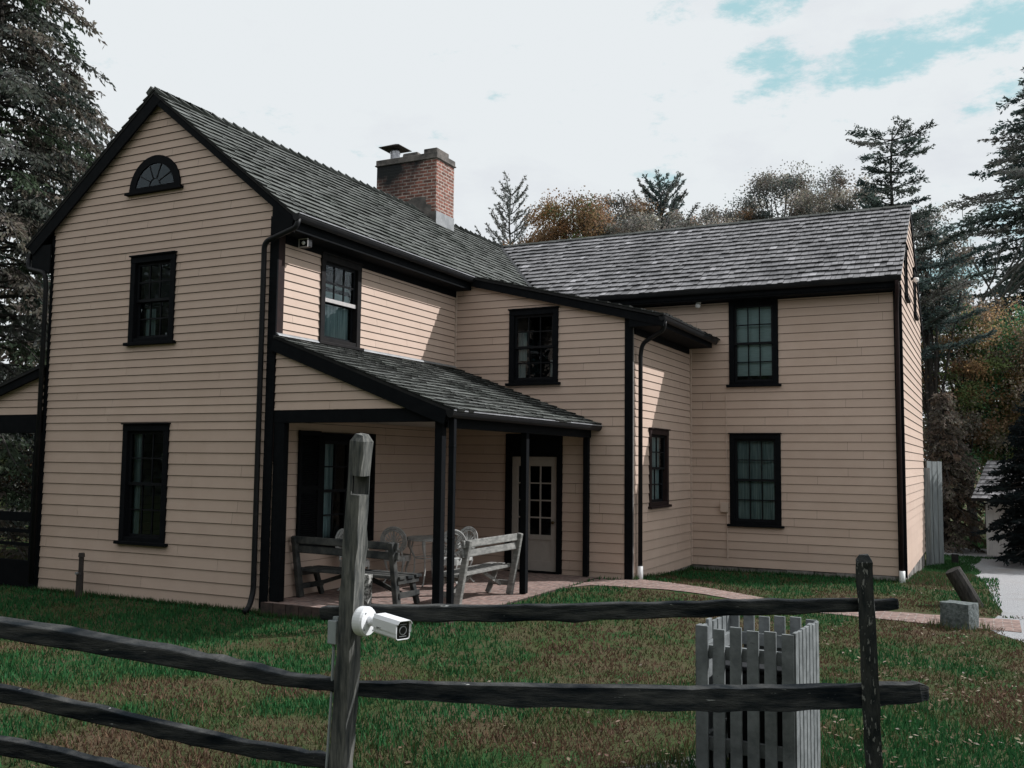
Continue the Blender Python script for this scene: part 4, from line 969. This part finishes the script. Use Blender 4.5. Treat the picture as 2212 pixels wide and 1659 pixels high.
# hood: keep only the upper part as a thin shell over the housing
b = MB(); n_ = 12
prof = [(-WH - .004, -.012), (-WH - .004, HH - .012), (-WH + .010, HH + .004), (WH - .010, HH + .004), (WH + .004, HH - .012), (WH + .004, -.012)]
for k in range(5):
    (x0, y0), (x1, y1) = prof[k], prof[k + 1]
    A_ = hc + hd * .004; B_ = hc + hd * (LH + .014 if k in (1, 2, 3) else LH + .002)
    b.hexa([A_ + hx * x0 + hy * y0, A_ + hx * x1 + hy * y1, B_ + hx * x1 + hy * y1, B_ + hx * x0 + hy * y0], [A_ + hx * x0 * .97 + hy * y0 * .97, A_ + hx * x1 * .97 + hy * y1 * .97, B_ + hx * x1 * .97 + hy * y1 * .97, B_ + hx * x0 * .97 + hy * y0 * .97])
fixn(b.build('sun_hood', M['cam'], t))
b = MB(); loft(b, [rounded(hc + hd * (LH - .010), WH - .005, HH - .005, .011), rounded(hc + hd * (LH - .004), WH - .005, HH - .005, .011)]); fixn(b.build('front_glass', M['camg'], t))
b = MB(); c = hc + hd * (LH - .003); b.tube([c, c + hd * .0015], [.022, .021], 24); 
for yy in (.028, -.028): b.bar(c + hx * -.02 + hy * yy, c + hx * .02 + hy * yy, .003, .002)
b.build('lens', M['lead'], t)
b = MB(); c = hc + hd * (LH - .001); b.tube([c, c + hd * .001], [.017, .017], 24); b.build('lens_glass', M['camg'], t)
b = MB()
for a_ in (.6, 2.2, 3.8, 5.3):
    c = bd * .057 + Vector((0, math.cos(a_), math.sin(a_))) * .055; b.tube([c, c + bd * .003], .004, 8)
b.build('screw', M['lead'], t)
b = MB()      # small printed maker's mark, five letters too worn to read
for k, st in enumerate(('Z', 'H', 'N', 'I', 'Z')):
    cxx = hc + hd * (.042 + k * .0075) - hx * 0
    o = hx * (-(WH + .0045) if hx.dot(Vector((0, 1, 0))) > 0 else (WH + .0045)); w_ = .0022; h_ = .0036; th_ = .0011
    def ln(a, c_): b.bar(cxx + o + hd * a[0] + hy * (a[1] - .008), cxx + o + hd * c_[0] + hy * (c_[1] - .008), .0006, th_, hx.cross(hd))
    if st == 'Z': ln((-w_, h_), (w_, h_)); ln((w_, h_), (-w_, -h_)); ln((-w_, -h_), (w_, -h_))
    if st == 'H': ln((-w_, -h_), (-w_, h_)); ln((w_, -h_), (w_, h_)); ln((-w_, 0), (w_, 0))
    if st == 'N': ln((-w_, -h_), (-w_, h_)); ln((w_, -h_), (w_, h_)); ln((-w_, h_), (w_, -h_))
    if st == 'I': ln((0, -h_), (0, h_))
b.build('maker_mark', M['camb'], t)
t = thing('junction_box', 'grey plastic junction box with cable on the left side of the tall fence post', 'electrical box', (5.588, -5.955, 1.18))
b = MB(); b.box(-.035, .02, -.045, .045, -.065, .055); b.build('box', M['grey'], t, bevel=.006)
b = MB(); b.box(-.02, .02, -.03, .03, .055, .075); b.build('lid_hinge', M['grey'], t, bevel=.004)
b = MB(); b.tube([(-.01, -.02, -.06), (-.015, -.02, -.3), (-.045, -.015, -.8), (-.06, -.01, -1.1)], .008, 6); b.build('cable', M['grey'], t)

# ------------------------------------------------------------------ picket enclosure
t = thing('picket_enclosure', 'small square enclosure of flaking white pickets behind the fence rails', 'picket fence', (7.06, -4.48, G(7.3, -4.3)))
def pickets(b, a, c, n, wd, h, top='flat', skew=0):
    a = Vector(a); c = Vector(c); d = (c - a); ll = d.length; d.normalize()
    for k in range(n):
        p = a + d * (wd / 2 + (ll - wd) * k / (n - 1)); hh = h + U(-.012, .012)
        b.bar((p.x, p.y, .02), (p.x, p.y, hh), .020, wd, (d.x, d.y, 0))
def prail(b, a, c, z, off, w_=.03, h=.075): 
    b.bar((a[0] + off[0], a[1] + off[1], z), (c[0] + off[0], c[1] + off[1], z), w_, h)
A0, B0, C0, D0 = (-.02, 0), (.53, -.02), (.565, .55), (.02, .6)
Hh = .90
for nm, a, c, n, off in (('front_panel', A0, B0, 6, (0, .03)), ('right_panel', B0, C0, 7, (-.03, 0)), ('back_panel', D0, C0, 6, (0, -.03)), ('left_panel', A0, D0, 7, (.03, 0))):
    b = MB(); pickets(b, (*a, 0), (*c, 0), n, .066, Hh, ); prail(b, a, c, .755, off); prail(b, a, c, .24, off); fixn(b.build(nm, M['picket'], t, bevel=.002))
gz = G(7.3, -4.3)
t = thing('waste_bin', 'black waste bin standing inside the picket enclosure', 'bin', (7.36, -4.17, gz))
b = MB(); b.hexa([(-.17, -.17, 0), (.17, -.17, 0), (.17, .17, 0), (-.17, .17, 0)], [(-.20, -.20, .64), (.20, -.20, .64), (.20, .20, .64), (-.20, .20, .64)]); fixn(b.build('bin_body', M['bin'], t, bevel=.02))
b = MB(); b.box(-.215, .215, -.215, .215, .645, .675); b.build('lid', M['bin'], t, bevel=.01)

# ------------------------------------------------------------------ stones on the lawn
import bmesh
def rock(name, label, cat, loc, dims, rot, mt, tilt=0, jit=.06, cuts=3, rnd=.04):
    bm = bmesh.new(); bmesh.ops.create_cube(bm, size=1); bmesh.ops.subdivide_edges(bm, edges=bm.edges[:], cuts=cuts, use_grid_fill=True)
    for v_ in bm.verts:
        p = v_.co; m_ = sorted((abs(p.x), abs(p.y), abs(p.z)))
        if m_[1] > .45: p *= (1 - rnd)
        p.x = p.x * dims[0] + U(-jit, jit) * dims[0] * .3; p.y = p.y * dims[1] + U(-jit, jit) * dims[1] * .3; p.z = (p.z + .5) * dims[2] + U(-jit, jit) * dims[2] * .25
    me = bpy.data.meshes.new(name); bm.to_mesh(me); bm.free(); me.materials.append(mt)
    o = bpy.data.objects.new(name, me); COL.objects.link(o); o.location = loc; o.rotation_euler = (0, tilt, rot); return tag(o, label, cat)
rock('granite_block', 'squared grey granite block on the lawn by the brick path', 'stone', (8.2, 3.62, -.02), (.38, .30, .34), -.40, M['granite'])
b = MB(); b.tube([(0, 0, -.05), (-.13, 0, .20), (-.22, .0, .36), (-.30, 0, .50)], [.15, .145, .14, .135], 12, jit=.15, squash=.8)
o = b.build('log_stump', M['bark']); o.location = (8.36, 5.75, .02); o.rotation_euler = (0, 0, .25); tag(o, 'dark leaning log stump behind the granite block', 'stump')
b = MB(); b.bar((0, 0, -.03), (.008, 0, .40), .10, .09, (0, 1, 0)); b.bar((.0, -.046, .05), (.0, -.05, .09), .04, .012, (0, 1, 0))
o = fixn(b.build('post_stub', M['peel'])); o.location = (1.36, .33, .166); tag(o, 'short peeling white post stub on the porch by the dark bench', 'post')

# ------------------------------------------------------------------ background outbuilding and board screen
t = thing('garden_shed', 'small whitewashed shed with a shake roof among the trees at the right', 'shed', (8.50, 18.2, -.28), -.30)
b = MB(); b.box(0, 2.8, 0, 2.2, 0, 1.5); b.build('wall', M['shedwall'], t)
b = MB(); b.hexa([(-.25, -.3, 1.42), (3.05, -.3, 1.42), (3.05, 1.1, 2.42), (-.25, 1.1, 2.42)], [(-.25, -.3, 1.47), (3.05, -.3, 1.47), (3.05, 1.1, 2.47), (-.25, 1.1, 2.47)]); b.hexa([(-.25, 1.1, 2.42), (3.05, 1.1, 2.42), (3.05, 2.5, 1.42), (-.25, 2.5, 1.42)], [(-.25, 1.1, 2.47), (3.05, 1.1, 2.47), (3.05, 2.5, 1.47), (-.25, 2.5, 1.47)])
rs = fixn(b.build('roof', M['under'], t))
rsh = roof_slope((-.25, -.32, 1.475), (1, 0, 0), (0, 1.4, 1.0), 3.3, 1.74, .17, 'shingles', M['shake_new'], parent=t, th=.03, tone=(1.0, 2.0))
t = thing('board_screen', 'tall weathered grey board screen against the rear corner of the wing', 'board fence', (7.30, 13.9, -.30))
b = MB()
for k in range(3):
    a, c = Vector((.02 + k * .1, .18 + k * .24)), Vector((.02 + k * .1 + .085, .18 + k * .24 + .21))
    b.hexa([(a.x, a.y, .0), (c.x, c.y, .0), (c.x - .03, c.y + .02, .0), (a.x - .03, a.y + .02, .0)], [(a.x, a.y, 2.45 + U(-.03, .02)), (c.x, c.y, 2.45), (c.x - .03, c.y + .02, 2.45), (a.x - .03, a.y + .02, 2.45)])
fixn(b.build('boards', M['boards_grey'], t))
b = MB(); b.box(-.04, .08, .08, .18, -.05, 2.3); b.build('post', M['boards_grey'], t)
b = MB(); b.box(.45, .60, 1.3, 1.42, -.2, .25); b.build('footing', M['under'], t)

# ------------------------------------------------------------------ trees
def vary(c, a=.25, hue=.08):
    k = 1 + U(-a, a); return tuple(max(.003, x * k * (1 + U(-hue, hue))) for x in c)
def leafquad(b, p, s_, tone, d=None, asp=.6):
    if d is None: d = Vector((U(-1, 1), U(-1, 1), U(-1, 1)))
    if d.length < .01: d = Vector((0, 0, 1))
    d = d.normalized(); x = d.cross(Vector((U(-1, 1), U(-1, 1), U(-1, 1))))
    if x.length < .01: return
    x = x.normalized() * s_ * asp * .5; d = d * s_
    b.face([p - x * .4, p + d * .45 - x, p + d, p + d * .5 + x], tone)
def limb(b, a, c, r0, r1, sag=0, n=5, wob=.06):
    a = Vector(a); c = Vector(c); L_ = (c - a).length; pts = []
    for k in range(n + 1):
        f = k / n; p = a.lerp(c, f) + Vector((U(-1, 1), U(-1, 1), U(-1, 1))) * wob * L_ * (.5 if 0 < k < n else 0) * .5; p.z += sag * math.sin(math.pi * f) * L_; pts.append(p)
    b.tube(pts, [r0 + (r1 - r0) * k / n for k in range(n + 1)], 6, cap=False); return pts
def broadleaf(label, base, H, crown_c, rad, clumps, per, ls, pals, group='trees beyond the house', spread=.9, bark='bark', name='broadleaf_tree', trunk_r=.16, clumpr=.55, cat='tree'):
    t = thing(name, label, cat, base, 0, group)
    tb = MB(); lb = MB(); cc = Vector(crown_c) - Vector(base)
    top = Vector((cc.x, cc.y, cc.z)); tp = limb(tb, (0, 0, -.1), top, trunk_r, trunk_r * .35, n=7, wob=.03)
    for k in range(clumps):
        while True:
            d = Vector((U(-1, 1), U(-1, 1), U(-1, 1)))
            if .25 < d.length < 1: break
        d = d * (1 if d.length > .6 else 1.3)
        c = cc + Vector((d.x * rad[0], d.y * rad[1], d.z * rad[2]))
        if k % 3 == 0: limb(tb, tp[random.randint(2, 6)], c, trunk_r * .28, .012, .05)
        pal = random.choice(pals); kk = U(.7, 1.2); r_ = clumpr * U(.6, 1.35)
        for _ in range(int(per * U(.6, 1.3))):
            o = Vector((random.gauss(0, .45), random.gauss(0, .45), random.gauss(0, .33))) * r_
            leafquad(lb, c + o, ls * U(.6, 1.3), vary(tuple(x * kk for x in pal), .3), asp=.75)
    tb.build('trunk', M[bark], t); lb.build('crown', M['leaf'], t); return t
def conifer(label, base, H, Rr, z0, whorls, per, mode, pals, ls=.24, dens=1.0, name='conifer_tree', group='trees beyond the house', trunk_r=.18, lean=(0, 0), bark='bark', top_open=False, twl=.5, npt=7):
    """trunk with whorls of limbs, twigs set along each limb, needle sprays on the twigs"""
    t = thing(name, label, 'tree', base, 0, group); tb = MB(); lb = MB()
    tip = Vector((lean[0], lean[1], H)); tr = limb(tb, (0, 0, -.1), tip, trunk_r, .02, n=10, wob=.015)
    for w_ in range(whorls):
        f = w_ / max(1, whorls - 1); z = z0 + (H - z0) * (f ** .9) * .97
        if mode == 'tier': rr = Rr * (1 - f * .62) * U(.55, 1.15)
        elif mode == 'pine': rr = Rr * (1 - f * .55) * U(.7, 1.1)
        else: rr = Rr * (1 - f ** 1.5 * .93) * U(.8, 1.1)
        o0 = tip * (z / H); o0.z = z
        a0 = U(0, 6.28)
        for k in range(per):
            a = a0 + 2 * math.pi * k / per + U(-.35, .35); d = Vector((math.cos(a), math.sin(a), 0)); l = rr * U(.65, 1.12)
            if mode == 'droop': end = o0 + d * l + Vector((0, 0, -l * U(.18, .42))); sag = .12
            elif mode == 'tier': end = o0 + d * l + Vector((0, 0, l * U(-.02, .24))); sag = -.05
            elif mode == 'pine': end = o0 + d * l * .72 + Vector((0, 0, l * U(.55, .95))); sag = -.10
            else: end = o0 + d * l + Vector((0, 0, l * U(-.22, .02))); sag = .04
            pts = limb(tb, o0, end, max(.02, .045 * rr / Rr), .008, sag, 5, .08)
            pal = random.choice(pals); kk = U(.65, 1.25)
            nt_ = max(4, int(l * 7 * dens))
            for q in range(nt_):
                ff = .22 + .78 * (q + R()) / nt_
                if mode == 'pine': ff = .35 + .65 * (q + R()) / nt_
                i = min(int(ff * 5), 4); p = pts[i].lerp(pts[i + 1], ff * 5 - i)
                side = d.cross(UPV) * random.choice((-1, 1)); tl = twl * U(.5, 1.1) * (1.15 - .5 * ff) * (1 if mode != 'pine' else .55)
                dv = (side * U(.6, 1) + d * U(.3, .9) + Vector((0, 0, {'droop': U(-.9, -.1), 'tier': U(-.05, .35), 'pine': U(.4, 1.1), 'spruce': U(-.35, .1)}[mode]))).normalized()
                nn = int(npt * U(.7, 1.3))
                for s_ in range(nn):
                    g = s_ / nn; pp = p + dv * tl * g + Vector((U(-1, 1), U(-1, 1), U(-1, 1))) * .035
                    dd = dv + Vector((U(-1, 1), U(-1, 1), U(-.8, .8))) * .75
                    if mode == 'droop': dd += Vector((0, 0, -.5))
                    leafquad(lb, pp, ls * U(.6, 1.2), vary(tuple(x * kk for x in pal), .25), dd, .42)
    tb.build('trunk', M[bark], t); lb.build('crown', M['leaf'], t); return t
GRY = (.17, .175, .16); GRB = (.20, .175, .145); DKG = (.060, .082, .072); OLV = (.13, .165, .075); ORG = (.27, .135, .055); BRN = (.30, .195, .12); GRN = (.06, .17, .09); PAL = (.36, .33, .28); TEAL = (.08, .115, .11)
# left giants
conifer('huge drooping grey-green conifer rising behind the left gable', (-11.6, 3.6, -.1), 18.5, 4.4, .8, 50, 8, 'droop', [(.15, .16, .145), (.16, .145, .12), (.055, .075, .062), (.08, .11, .07), (.09, .10, .085)], ls=.14, dens=1.6, trunk_r=.42, twl=.7, name='cedar_tree', npt=13)
conifer('dark drooping conifer standing far behind the left lean-to porch', (-16.5, 9.5, -.1), 14, 4.2, .6, 26, 6, 'droop', [GRY, DKG, GRB], ls=.22, dens=.9, trunk_r=.3, twl=.8, name='cedar_tree', npt=10)
broadleaf('dark leafy shrub seen under the left lean-to porch', (-8.6, 4.2, 0), 3, (-8.6, 4.2, 1.5), (2.4, 1.4, 1.5), 60, 200, .06, [DKG, OLV, (.08, .05, .03), (.05, .05, .045)], name='garden_shrub', trunk_r=.07, cat='shrub', group='shrubs beyond the house')
# skyline behind the roofs
conifer('thin pale pine with upswept arms showing above the main ridge', (-8.25, 23.4, 0), 12.75, 2.3, 9.7, 8, 5, 'pine', [(.16, .18, .17), (.2, .21, .205), GRY], ls=.10, dens=1.9, trunk_r=.16, name='pine_tree', bark='barkpale', twl=.30, npt=9)
broadleaf('rust-orange maple behind the valley of the roofs', (-4.3, 20.9, 0), 11, (-4.6, 20.9, 9.95), (1.65, 1.5, 1.5), 110, 260, .075, [(.24, .135, .07), BRN, (.26, .15, .07), (.2, .13, .07), OLV], name='maple_tree', clumpr=.5)
broadleaf('low rust-brown tree left of the orange maple', (-6.2, 21.4, 0), 10.2, (-6.2, 21.3, 9.3), (1.4, 1.2, .95), 60, 190, .07, [BRN, ORG, GRB], name='maple_tree', clumpr=.42)
broadleaf('mixed brown and grey-leaved tree right of the orange maple', (-2.9, 23.0, 0), 11.5, (-3.5, 23, 10.7), (1.35, 1.2, 1.3), 60, 190, .075, [BRN, GRB, GRY, PAL], clumpr=.5)
conifer('bushy blue-grey pine with candle-like arms above the wing roof', (-2.2, 24.1, 0), 12.2, 2.3, 9.4, 10, 6, 'pine', [TEAL, GRY, GRY, (.13, .16, .15)], ls=.12, dens=1.9, trunk_r=.18, name='pine_tree', twl=.34, npt=10)
broadleaf('pale silver-leaved bushy tree just over the wing ridge', (-1.6, 21.2, 0), 10.5, (-1.6, 21.2, 9.6), (2.5, 1.2, 1.1), 100, 190, .07, [PAL, GRY, (.22, .21, .19)], clumpr=.42)
broadleaf('pale tree in the dip between the pine and the grey tree', (.3, 22.6, 0), 10.6, (.2, 22.6, 9.9), (1.2, 1.0, .8), 36, 170, .07, [PAL, GRY, GRB], clumpr=.38)
broadleaf('tall grey-leaved tree over the middle of the wing ridge', (1.9, 25.6, 0), 12.6, (1.9, 25.9, 11.3), (1.7, 1.5, 1.9), 130, 230, .08, [GRY, (.24, .24, .22), (.14, .17, .16), GRB, PAL], clumpr=.5)
broadleaf('sparse brownish tree between the grey tree and the layered pine', (3.8, 24.2, 0), 11.5, (4.1, 24.2, 10.8), (1.5, 1.2, 1.4), 56, 190, .075, [GRB, GRY, PAL], clumpr=.42)
conifer('dark layered pine with a bent top above the gable end of the wing', (6.05, 19.5, -.2), 12.05, 2.9, 5.5, 13, 5, 'tier', [DKG, TEAL, (.07, .085, .075), GRY], ls=.11, dens=3.2, trunk_r=.20, lean=(.25, .1), name='pine_tree', twl=.5, npt=15)
broadleaf('grey-green tree filling in under the layered pine', (7.2, 21.0, -.2), 9, (7.1, 21.0, 7.9), (1.1, 1.1, 2.0), 80, 200, .075, [GRY, GRB, TEAL], clumpr=.45)
broadleaf('soft olive-brown tree filling the skyline left of the central pine', (-3.6, 25.2, 0), 11.6, (-3.9, 25.2, 10.7), (1.9, 1.2, 1.2), 80, 190, .08, [OLV, BRN, GRB, PAL], clumpr=.45)
broadleaf('low grey-brown tree just right of the central pine', (-.4, 25.0, 0), 11.3, (-.3, 25.0, 10.5), (1.9, 1.2, 1.1), 70, 190, .08, [GRB, GRY, PAL, BRN], clumpr=.45)
# bare trees
def bare(label, base, H, seed, group='bare trees at the right'):
    random.seed(seed); t = thing('bare_tree', label, 'tree', base, 0, group); b = MB()
    def grow(p, d, l, r_, lv):
        q = p + d * l; limb(b, p, q, r_, r_ * .6, 0, 4, .14)
        if lv == 0: return
        for k in range(random.choice((2, 3))):
            nd = (d + Vector((U(-.75, .75), U(-.7, .7), U(-.05, .3)))).normalized(); grow(p + d * l * U(.55, 1), nd, l * U(.42, .66), r_ * .58, lv - 1)
    grow(Vector((0, 0, 0)), Vector((U(-.04, .04), 0, 1)).normalized(), H * .58, .11, 4); b.build('trunk', M['barkpale'], t)
bare('tall bare forked tree in the gap right of the wing', (7.6, 26.6, -.2), 11.6, 3); bare('bare tree with thin twigs right of the forked one', (8.5, 27.2, -.2), 10.4, 5); bare('slender bare tree nearest the right-hand spruce', (9.5, 26.2, -.2), 9.8, 8)
random.seed(21)
conifer('tall ragged spruce cut by the right edge of the picture', (10.9, 29.65, -.2), 17.6, 5.0, 6.8, 24, 6, 'spruce', [(.075, .10, .09), TEAL, GRY, (.10, .13, .115)], ls=.17, dens=1.6, trunk_r=.4, name='spruce_tree', twl=.75, npt=14)
# wood edge at the right
broadleaf('rust-brown and green bush mass right of the wing corner', (8.2, 22.4, -.28), 7, (7.8, 22.3, 4.5), (1.7, 1.3, 2.9), 180, 240, .075, [(.40, .27, .17), (.3, .27, .22), (.18, .24, .1), (.36, .24, .13), PAL, (.10, .24, .12)], name='woodland_tree', clumpr=.5)
broadleaf('deep green maple in the middle of the right-hand wood edge', (9.3, 23.4, -.28), 7.5, (9.2, 23.2, 4.4), (1.5, 1.3, 2.6), 140, 240, .075, [(.09, .24, .12), (.14, .28, .13), (.2, .24, .09), (.42, .30, .18), (.42, .36, .14)], name='woodland_tree', clumpr=.5)
broadleaf('brown-leaved tree with tan highlights near the picture edge', (10.7, 22.0, -.28), 7.5, (10.8, 22.2, 4.8), (1.6, 1.3, 2.6), 140, 240, .075, [(.42, .29, .18), (.5, .43, .34), (.09, .22, .12), (.3, .26, .2), (.2, .24, .1)], name='woodland_tree', clumpr=.5)
broadleaf('low leafy tree closing the gap above the shed roof', (9.0, 25.8, -.28), 5.2, (8.9, 25.8, 3.6), (2.6, 1.1, 2.0), 110, 220, .08, [(.16, .24, .1), (.4, .27, .16), PAL, (.09, .2, .1)], name='woodland_tree', clumpr=.5)
conifer('drooping grey-brown arborvitae beside the board screen', (7.5, 19.2, -.3), 4.5, 1.35, .35, 24, 7, 'droop', [GRB, (.17, .13, .10), (.2, .18, .155)], ls=.095, dens=2.3, trunk_r=.12, name='arborvitae', twl=.35, npt=11)
conifer('very dark low spruce at the right edge before the shed', (9.98, 16.1, -.28), 4.8, 1.7, .3, 26, 9, 'spruce', [(.012, .018, .020), (.017, .024, .025)], ls=.13, dens=2.4, trunk_r=.15, name='spruce_tree', twl=.45, npt=11)
# far wood that reads as one mass
b = MB(); random.seed(5)
def mass(x0, x1, y0, y1, z1, n, pals, s_):
    for _ in range(n):
        x, y = U(x0, x1), U(y0, y1); h = z1 * (.72 + .28 * math.sin(x * .9 + 2) * math.sin(x * .37)); z = U(0, h); leafquad(b, Vector((x, y, z)), s_ * U(.6, 1.3), vary(random.choice(pals), .35), asp=.9)
mass(-34, 4, 31, 36, 6.0, 16000, [DKG, GRY, OLV, GRB], .34); mass(4, 17, 29.5, 32, 5.2, 9000, [OLV, BRN, GRB, GRN, PAL], .16); mass(-32, -13, 14, 19, 5.0, 12000, [DKG, GRY, OLV, (.03, .03, .028)], .24)
tag(b.build('woodland', M['leaf']), 'dark far woodland behind the house and garden trees', 'woodland', kind='stuff')
# woods across the road behind the viewer: they show in the window glass and shut off the low sky there
b = MB(); random.seed(6)
mass(-34, 46, -34, -24, 15.0, 15000, [DKG, OLV, GRY, BRN], 1.25); mass(-34, -24, -24, 8, 13.0, 5000, [DKG, OLV, GRY], 1.2)
tag(b.build('woodland', M['leaf']), 'tall woods across the road, reflected in the house windows', 'woodland', kind='stuff')
# ------------------------------------------------------------------ grass and fallen leaves
random.seed(11)
def onlawn(x, y):
    if -WA - 3 < x < 0.0 and y > -.02: return False
    if 0 <= x < 2.86 and y > -.13: return False
    if x <= UC + .02 and y > LB: return False
    if x <= UE + .03 and y > LE: return False
    if 2.9 < x < 9 and 3.75 - .02 < y - (0 if x > 4 else (.1 if x > 3.2 else -.3)) < 4.85: return y > 4.72 and x > 5.2 or False
    if x > 8.7 and 3.0 < y < 20.5: return False
    return True
def patch(x, y): return math.sin(x * 1.7 + 1.3 * math.sin(y * .9)) * math.sin(y * 1.3 + .7 * math.sin(x * 1.1)) + .5 * math.sin(x * 4.1 + y * 2.7) * math.sin(y * 3.3 - x * 1.9)
def scatter():
    b = MB(); n = 0
    while n < 150000:
        # denser close to the viewer
        D = 5.0 + 13 * R() ** 1.35; lat = U(-.62, .62) * D
        p = CAM + FWD0 * D + RT * lat
        if not onlawn(p.x, p.y): n += 1; continue
        k = patch(p.x, p.y) + U(-.5, .5) + (.9 * sm((p.y + 4.2) / 1.6) if p.x < 3 else 0) + (.8 * sm((p.y - 5.6) / 1.5) if p.x > 3.2 else 0) + (.35 if p.x > 7.5 and p.y < -2 else 0) + (-.35 if p.x > 4 and p.y > -1 else 0)
        if k > .25: c = (.026, .100, .034)
        elif k > -.35: c = (.066, .084, .033)
        else: c = (.118, .076, .050)
        c = vary(c, .35, .1); h = U(.025, .06) * (1.25 if k > .2 else .8); a = U(0, 6.28); wd = .0035 + .0009 * D * .6
        z = G(p.x, p.y); dx, dy = math.cos(a) * wd, math.sin(a) * wd; lx, ly = U(-.03, .03), U(-.03, .03)
        b.face([(p.x - dx, p.y - dy, z - .005), (p.x + dx, p.y + dy, z - .005), (p.x + lx, p.y + ly, z + h)], c); n += 1
    spots = [(5.58, -5.92, .16, 260), (8.02, -4.62, .14, 240), (7.3, -4.2, .55, 700), (8.2, 3.55, .3, 160), (8.3, 5.7, .22, 120), (-3.3, -.25, .15, 90)]
    for (x_, y_, r_, n_) in spots:
        for _ in range(n_):
            a = U(0, 6.28); rr = r_ * U(.7, 1.25); x, y = x_ + rr * math.cos(a), y_ + rr * math.sin(a); z = G(x, y); h = U(.06, .15); b2 = U(0, 3.14); dx, dy = math.cos(b2) * .006, math.sin(b2) * .006
            b.face([(x - dx, y - dy, z - .005), (x + dx, y + dy, z - .005), (x + U(-.05, .05), y + U(-.05, .05), z + h)], vary(random.choice([(.05, .11, .04), (.12, .11, .05)]), .35, .1))
    for _ in range(5200):
        k = random.choice((0, 0, 1, 2, 3)); f = R()
        x, y = ((-WA + f * WA, -.04), (UC + .03 + f * (UE - UC), LE - .05), (UC + .05, LB + f * (LE - LB)), (f * 2.8, -.15))[k]
        x += U(-.02, .04) if k == 2 else 0; y -= U(0, .05) if k != 2 else 0; z = G(x, y); h = U(.03, .10); b2 = U(0, 3.14); dx, dy = math.cos(b2) * .008, math.sin(b2) * .008
        b.face([(x - dx, y - dy, z - .005), (x + dx, y + dy, z - .005), (x + U(-.03, .03), y - U(0, .05), z + h)], vary(random.choice([(.035, .10, .035), (.07, .10, .04)]), .35, .1))
    for _ in range(26000):
        x, y = U(7.25, 9.0), U(8, 24); z = G(x, y)
        if not onlawn(x, y) or (x > 8.3 + .25 * math.sin(y * 2) * .3 and y < 17) or 17.4 < y < 20.6: continue
        h = U(.03, .08); b2 = U(0, 3.14); dx, dy = math.cos(b2) * .012, math.sin(b2) * .012
        c = (.035, .10, .035) if y > 12 or R() < .4 else (.10, .085, .05)
        b.face([(x - dx, y - dy, z - .005), (x + dx, y + dy, z - .005), (x + U(-.03, .03), y + U(-.03, .03), z + h)], vary(c, .35, .1))
    tag(b.build('lawn_grass', M['grass']), 'short patchy green and brown lawn grass', 'grass', kind='stuff')
    b = MB()
    for _ in range(5200):
        D = 5.2 + 11 * R() ** 1.2; lat = U(-.6, .62) * D; p = CAM + FWD0 * D + RT * lat
        if not onlawn(p.x, p.y): continue
        wgt = sm((p.x - 5.2) / 3) * .95 + .04
        if patch(p.x * .8 + 3, p.y * .8) < -.2: wgt *= .35
        if R() > wgt: continue
        c = vary(random.choice([(.22, .17, .13), (.15, .10, .07), (.27, .22, .18), (.10, .065, .04)]), .3); s_ = U(.011, .026)
        a = U(0, 6.28); z = G(p.x, p.y) + U(.02, .05); dx, dy = math.cos(a), math.sin(a); t1, t2 = U(-.4, .4), U(-.4, .4)
        P = lambda u_, v_: (p.x + dx * u_ - dy * v_, p.y + dy * u_ + dx * v_, z + t1 * u_ + t2 * v_ + .15 * abs(v_))
        b.face([P(-s_, 0), P(-s_ * .2, -s_ * .6), P(s_, 0), P(-s_ * .1, s_ * .6)], c)
    tag(b.build('fallen_leaves', M['dead']), 'small tan fallen leaves scattered over the lawn', 'leaves', kind='stuff')
scatter()
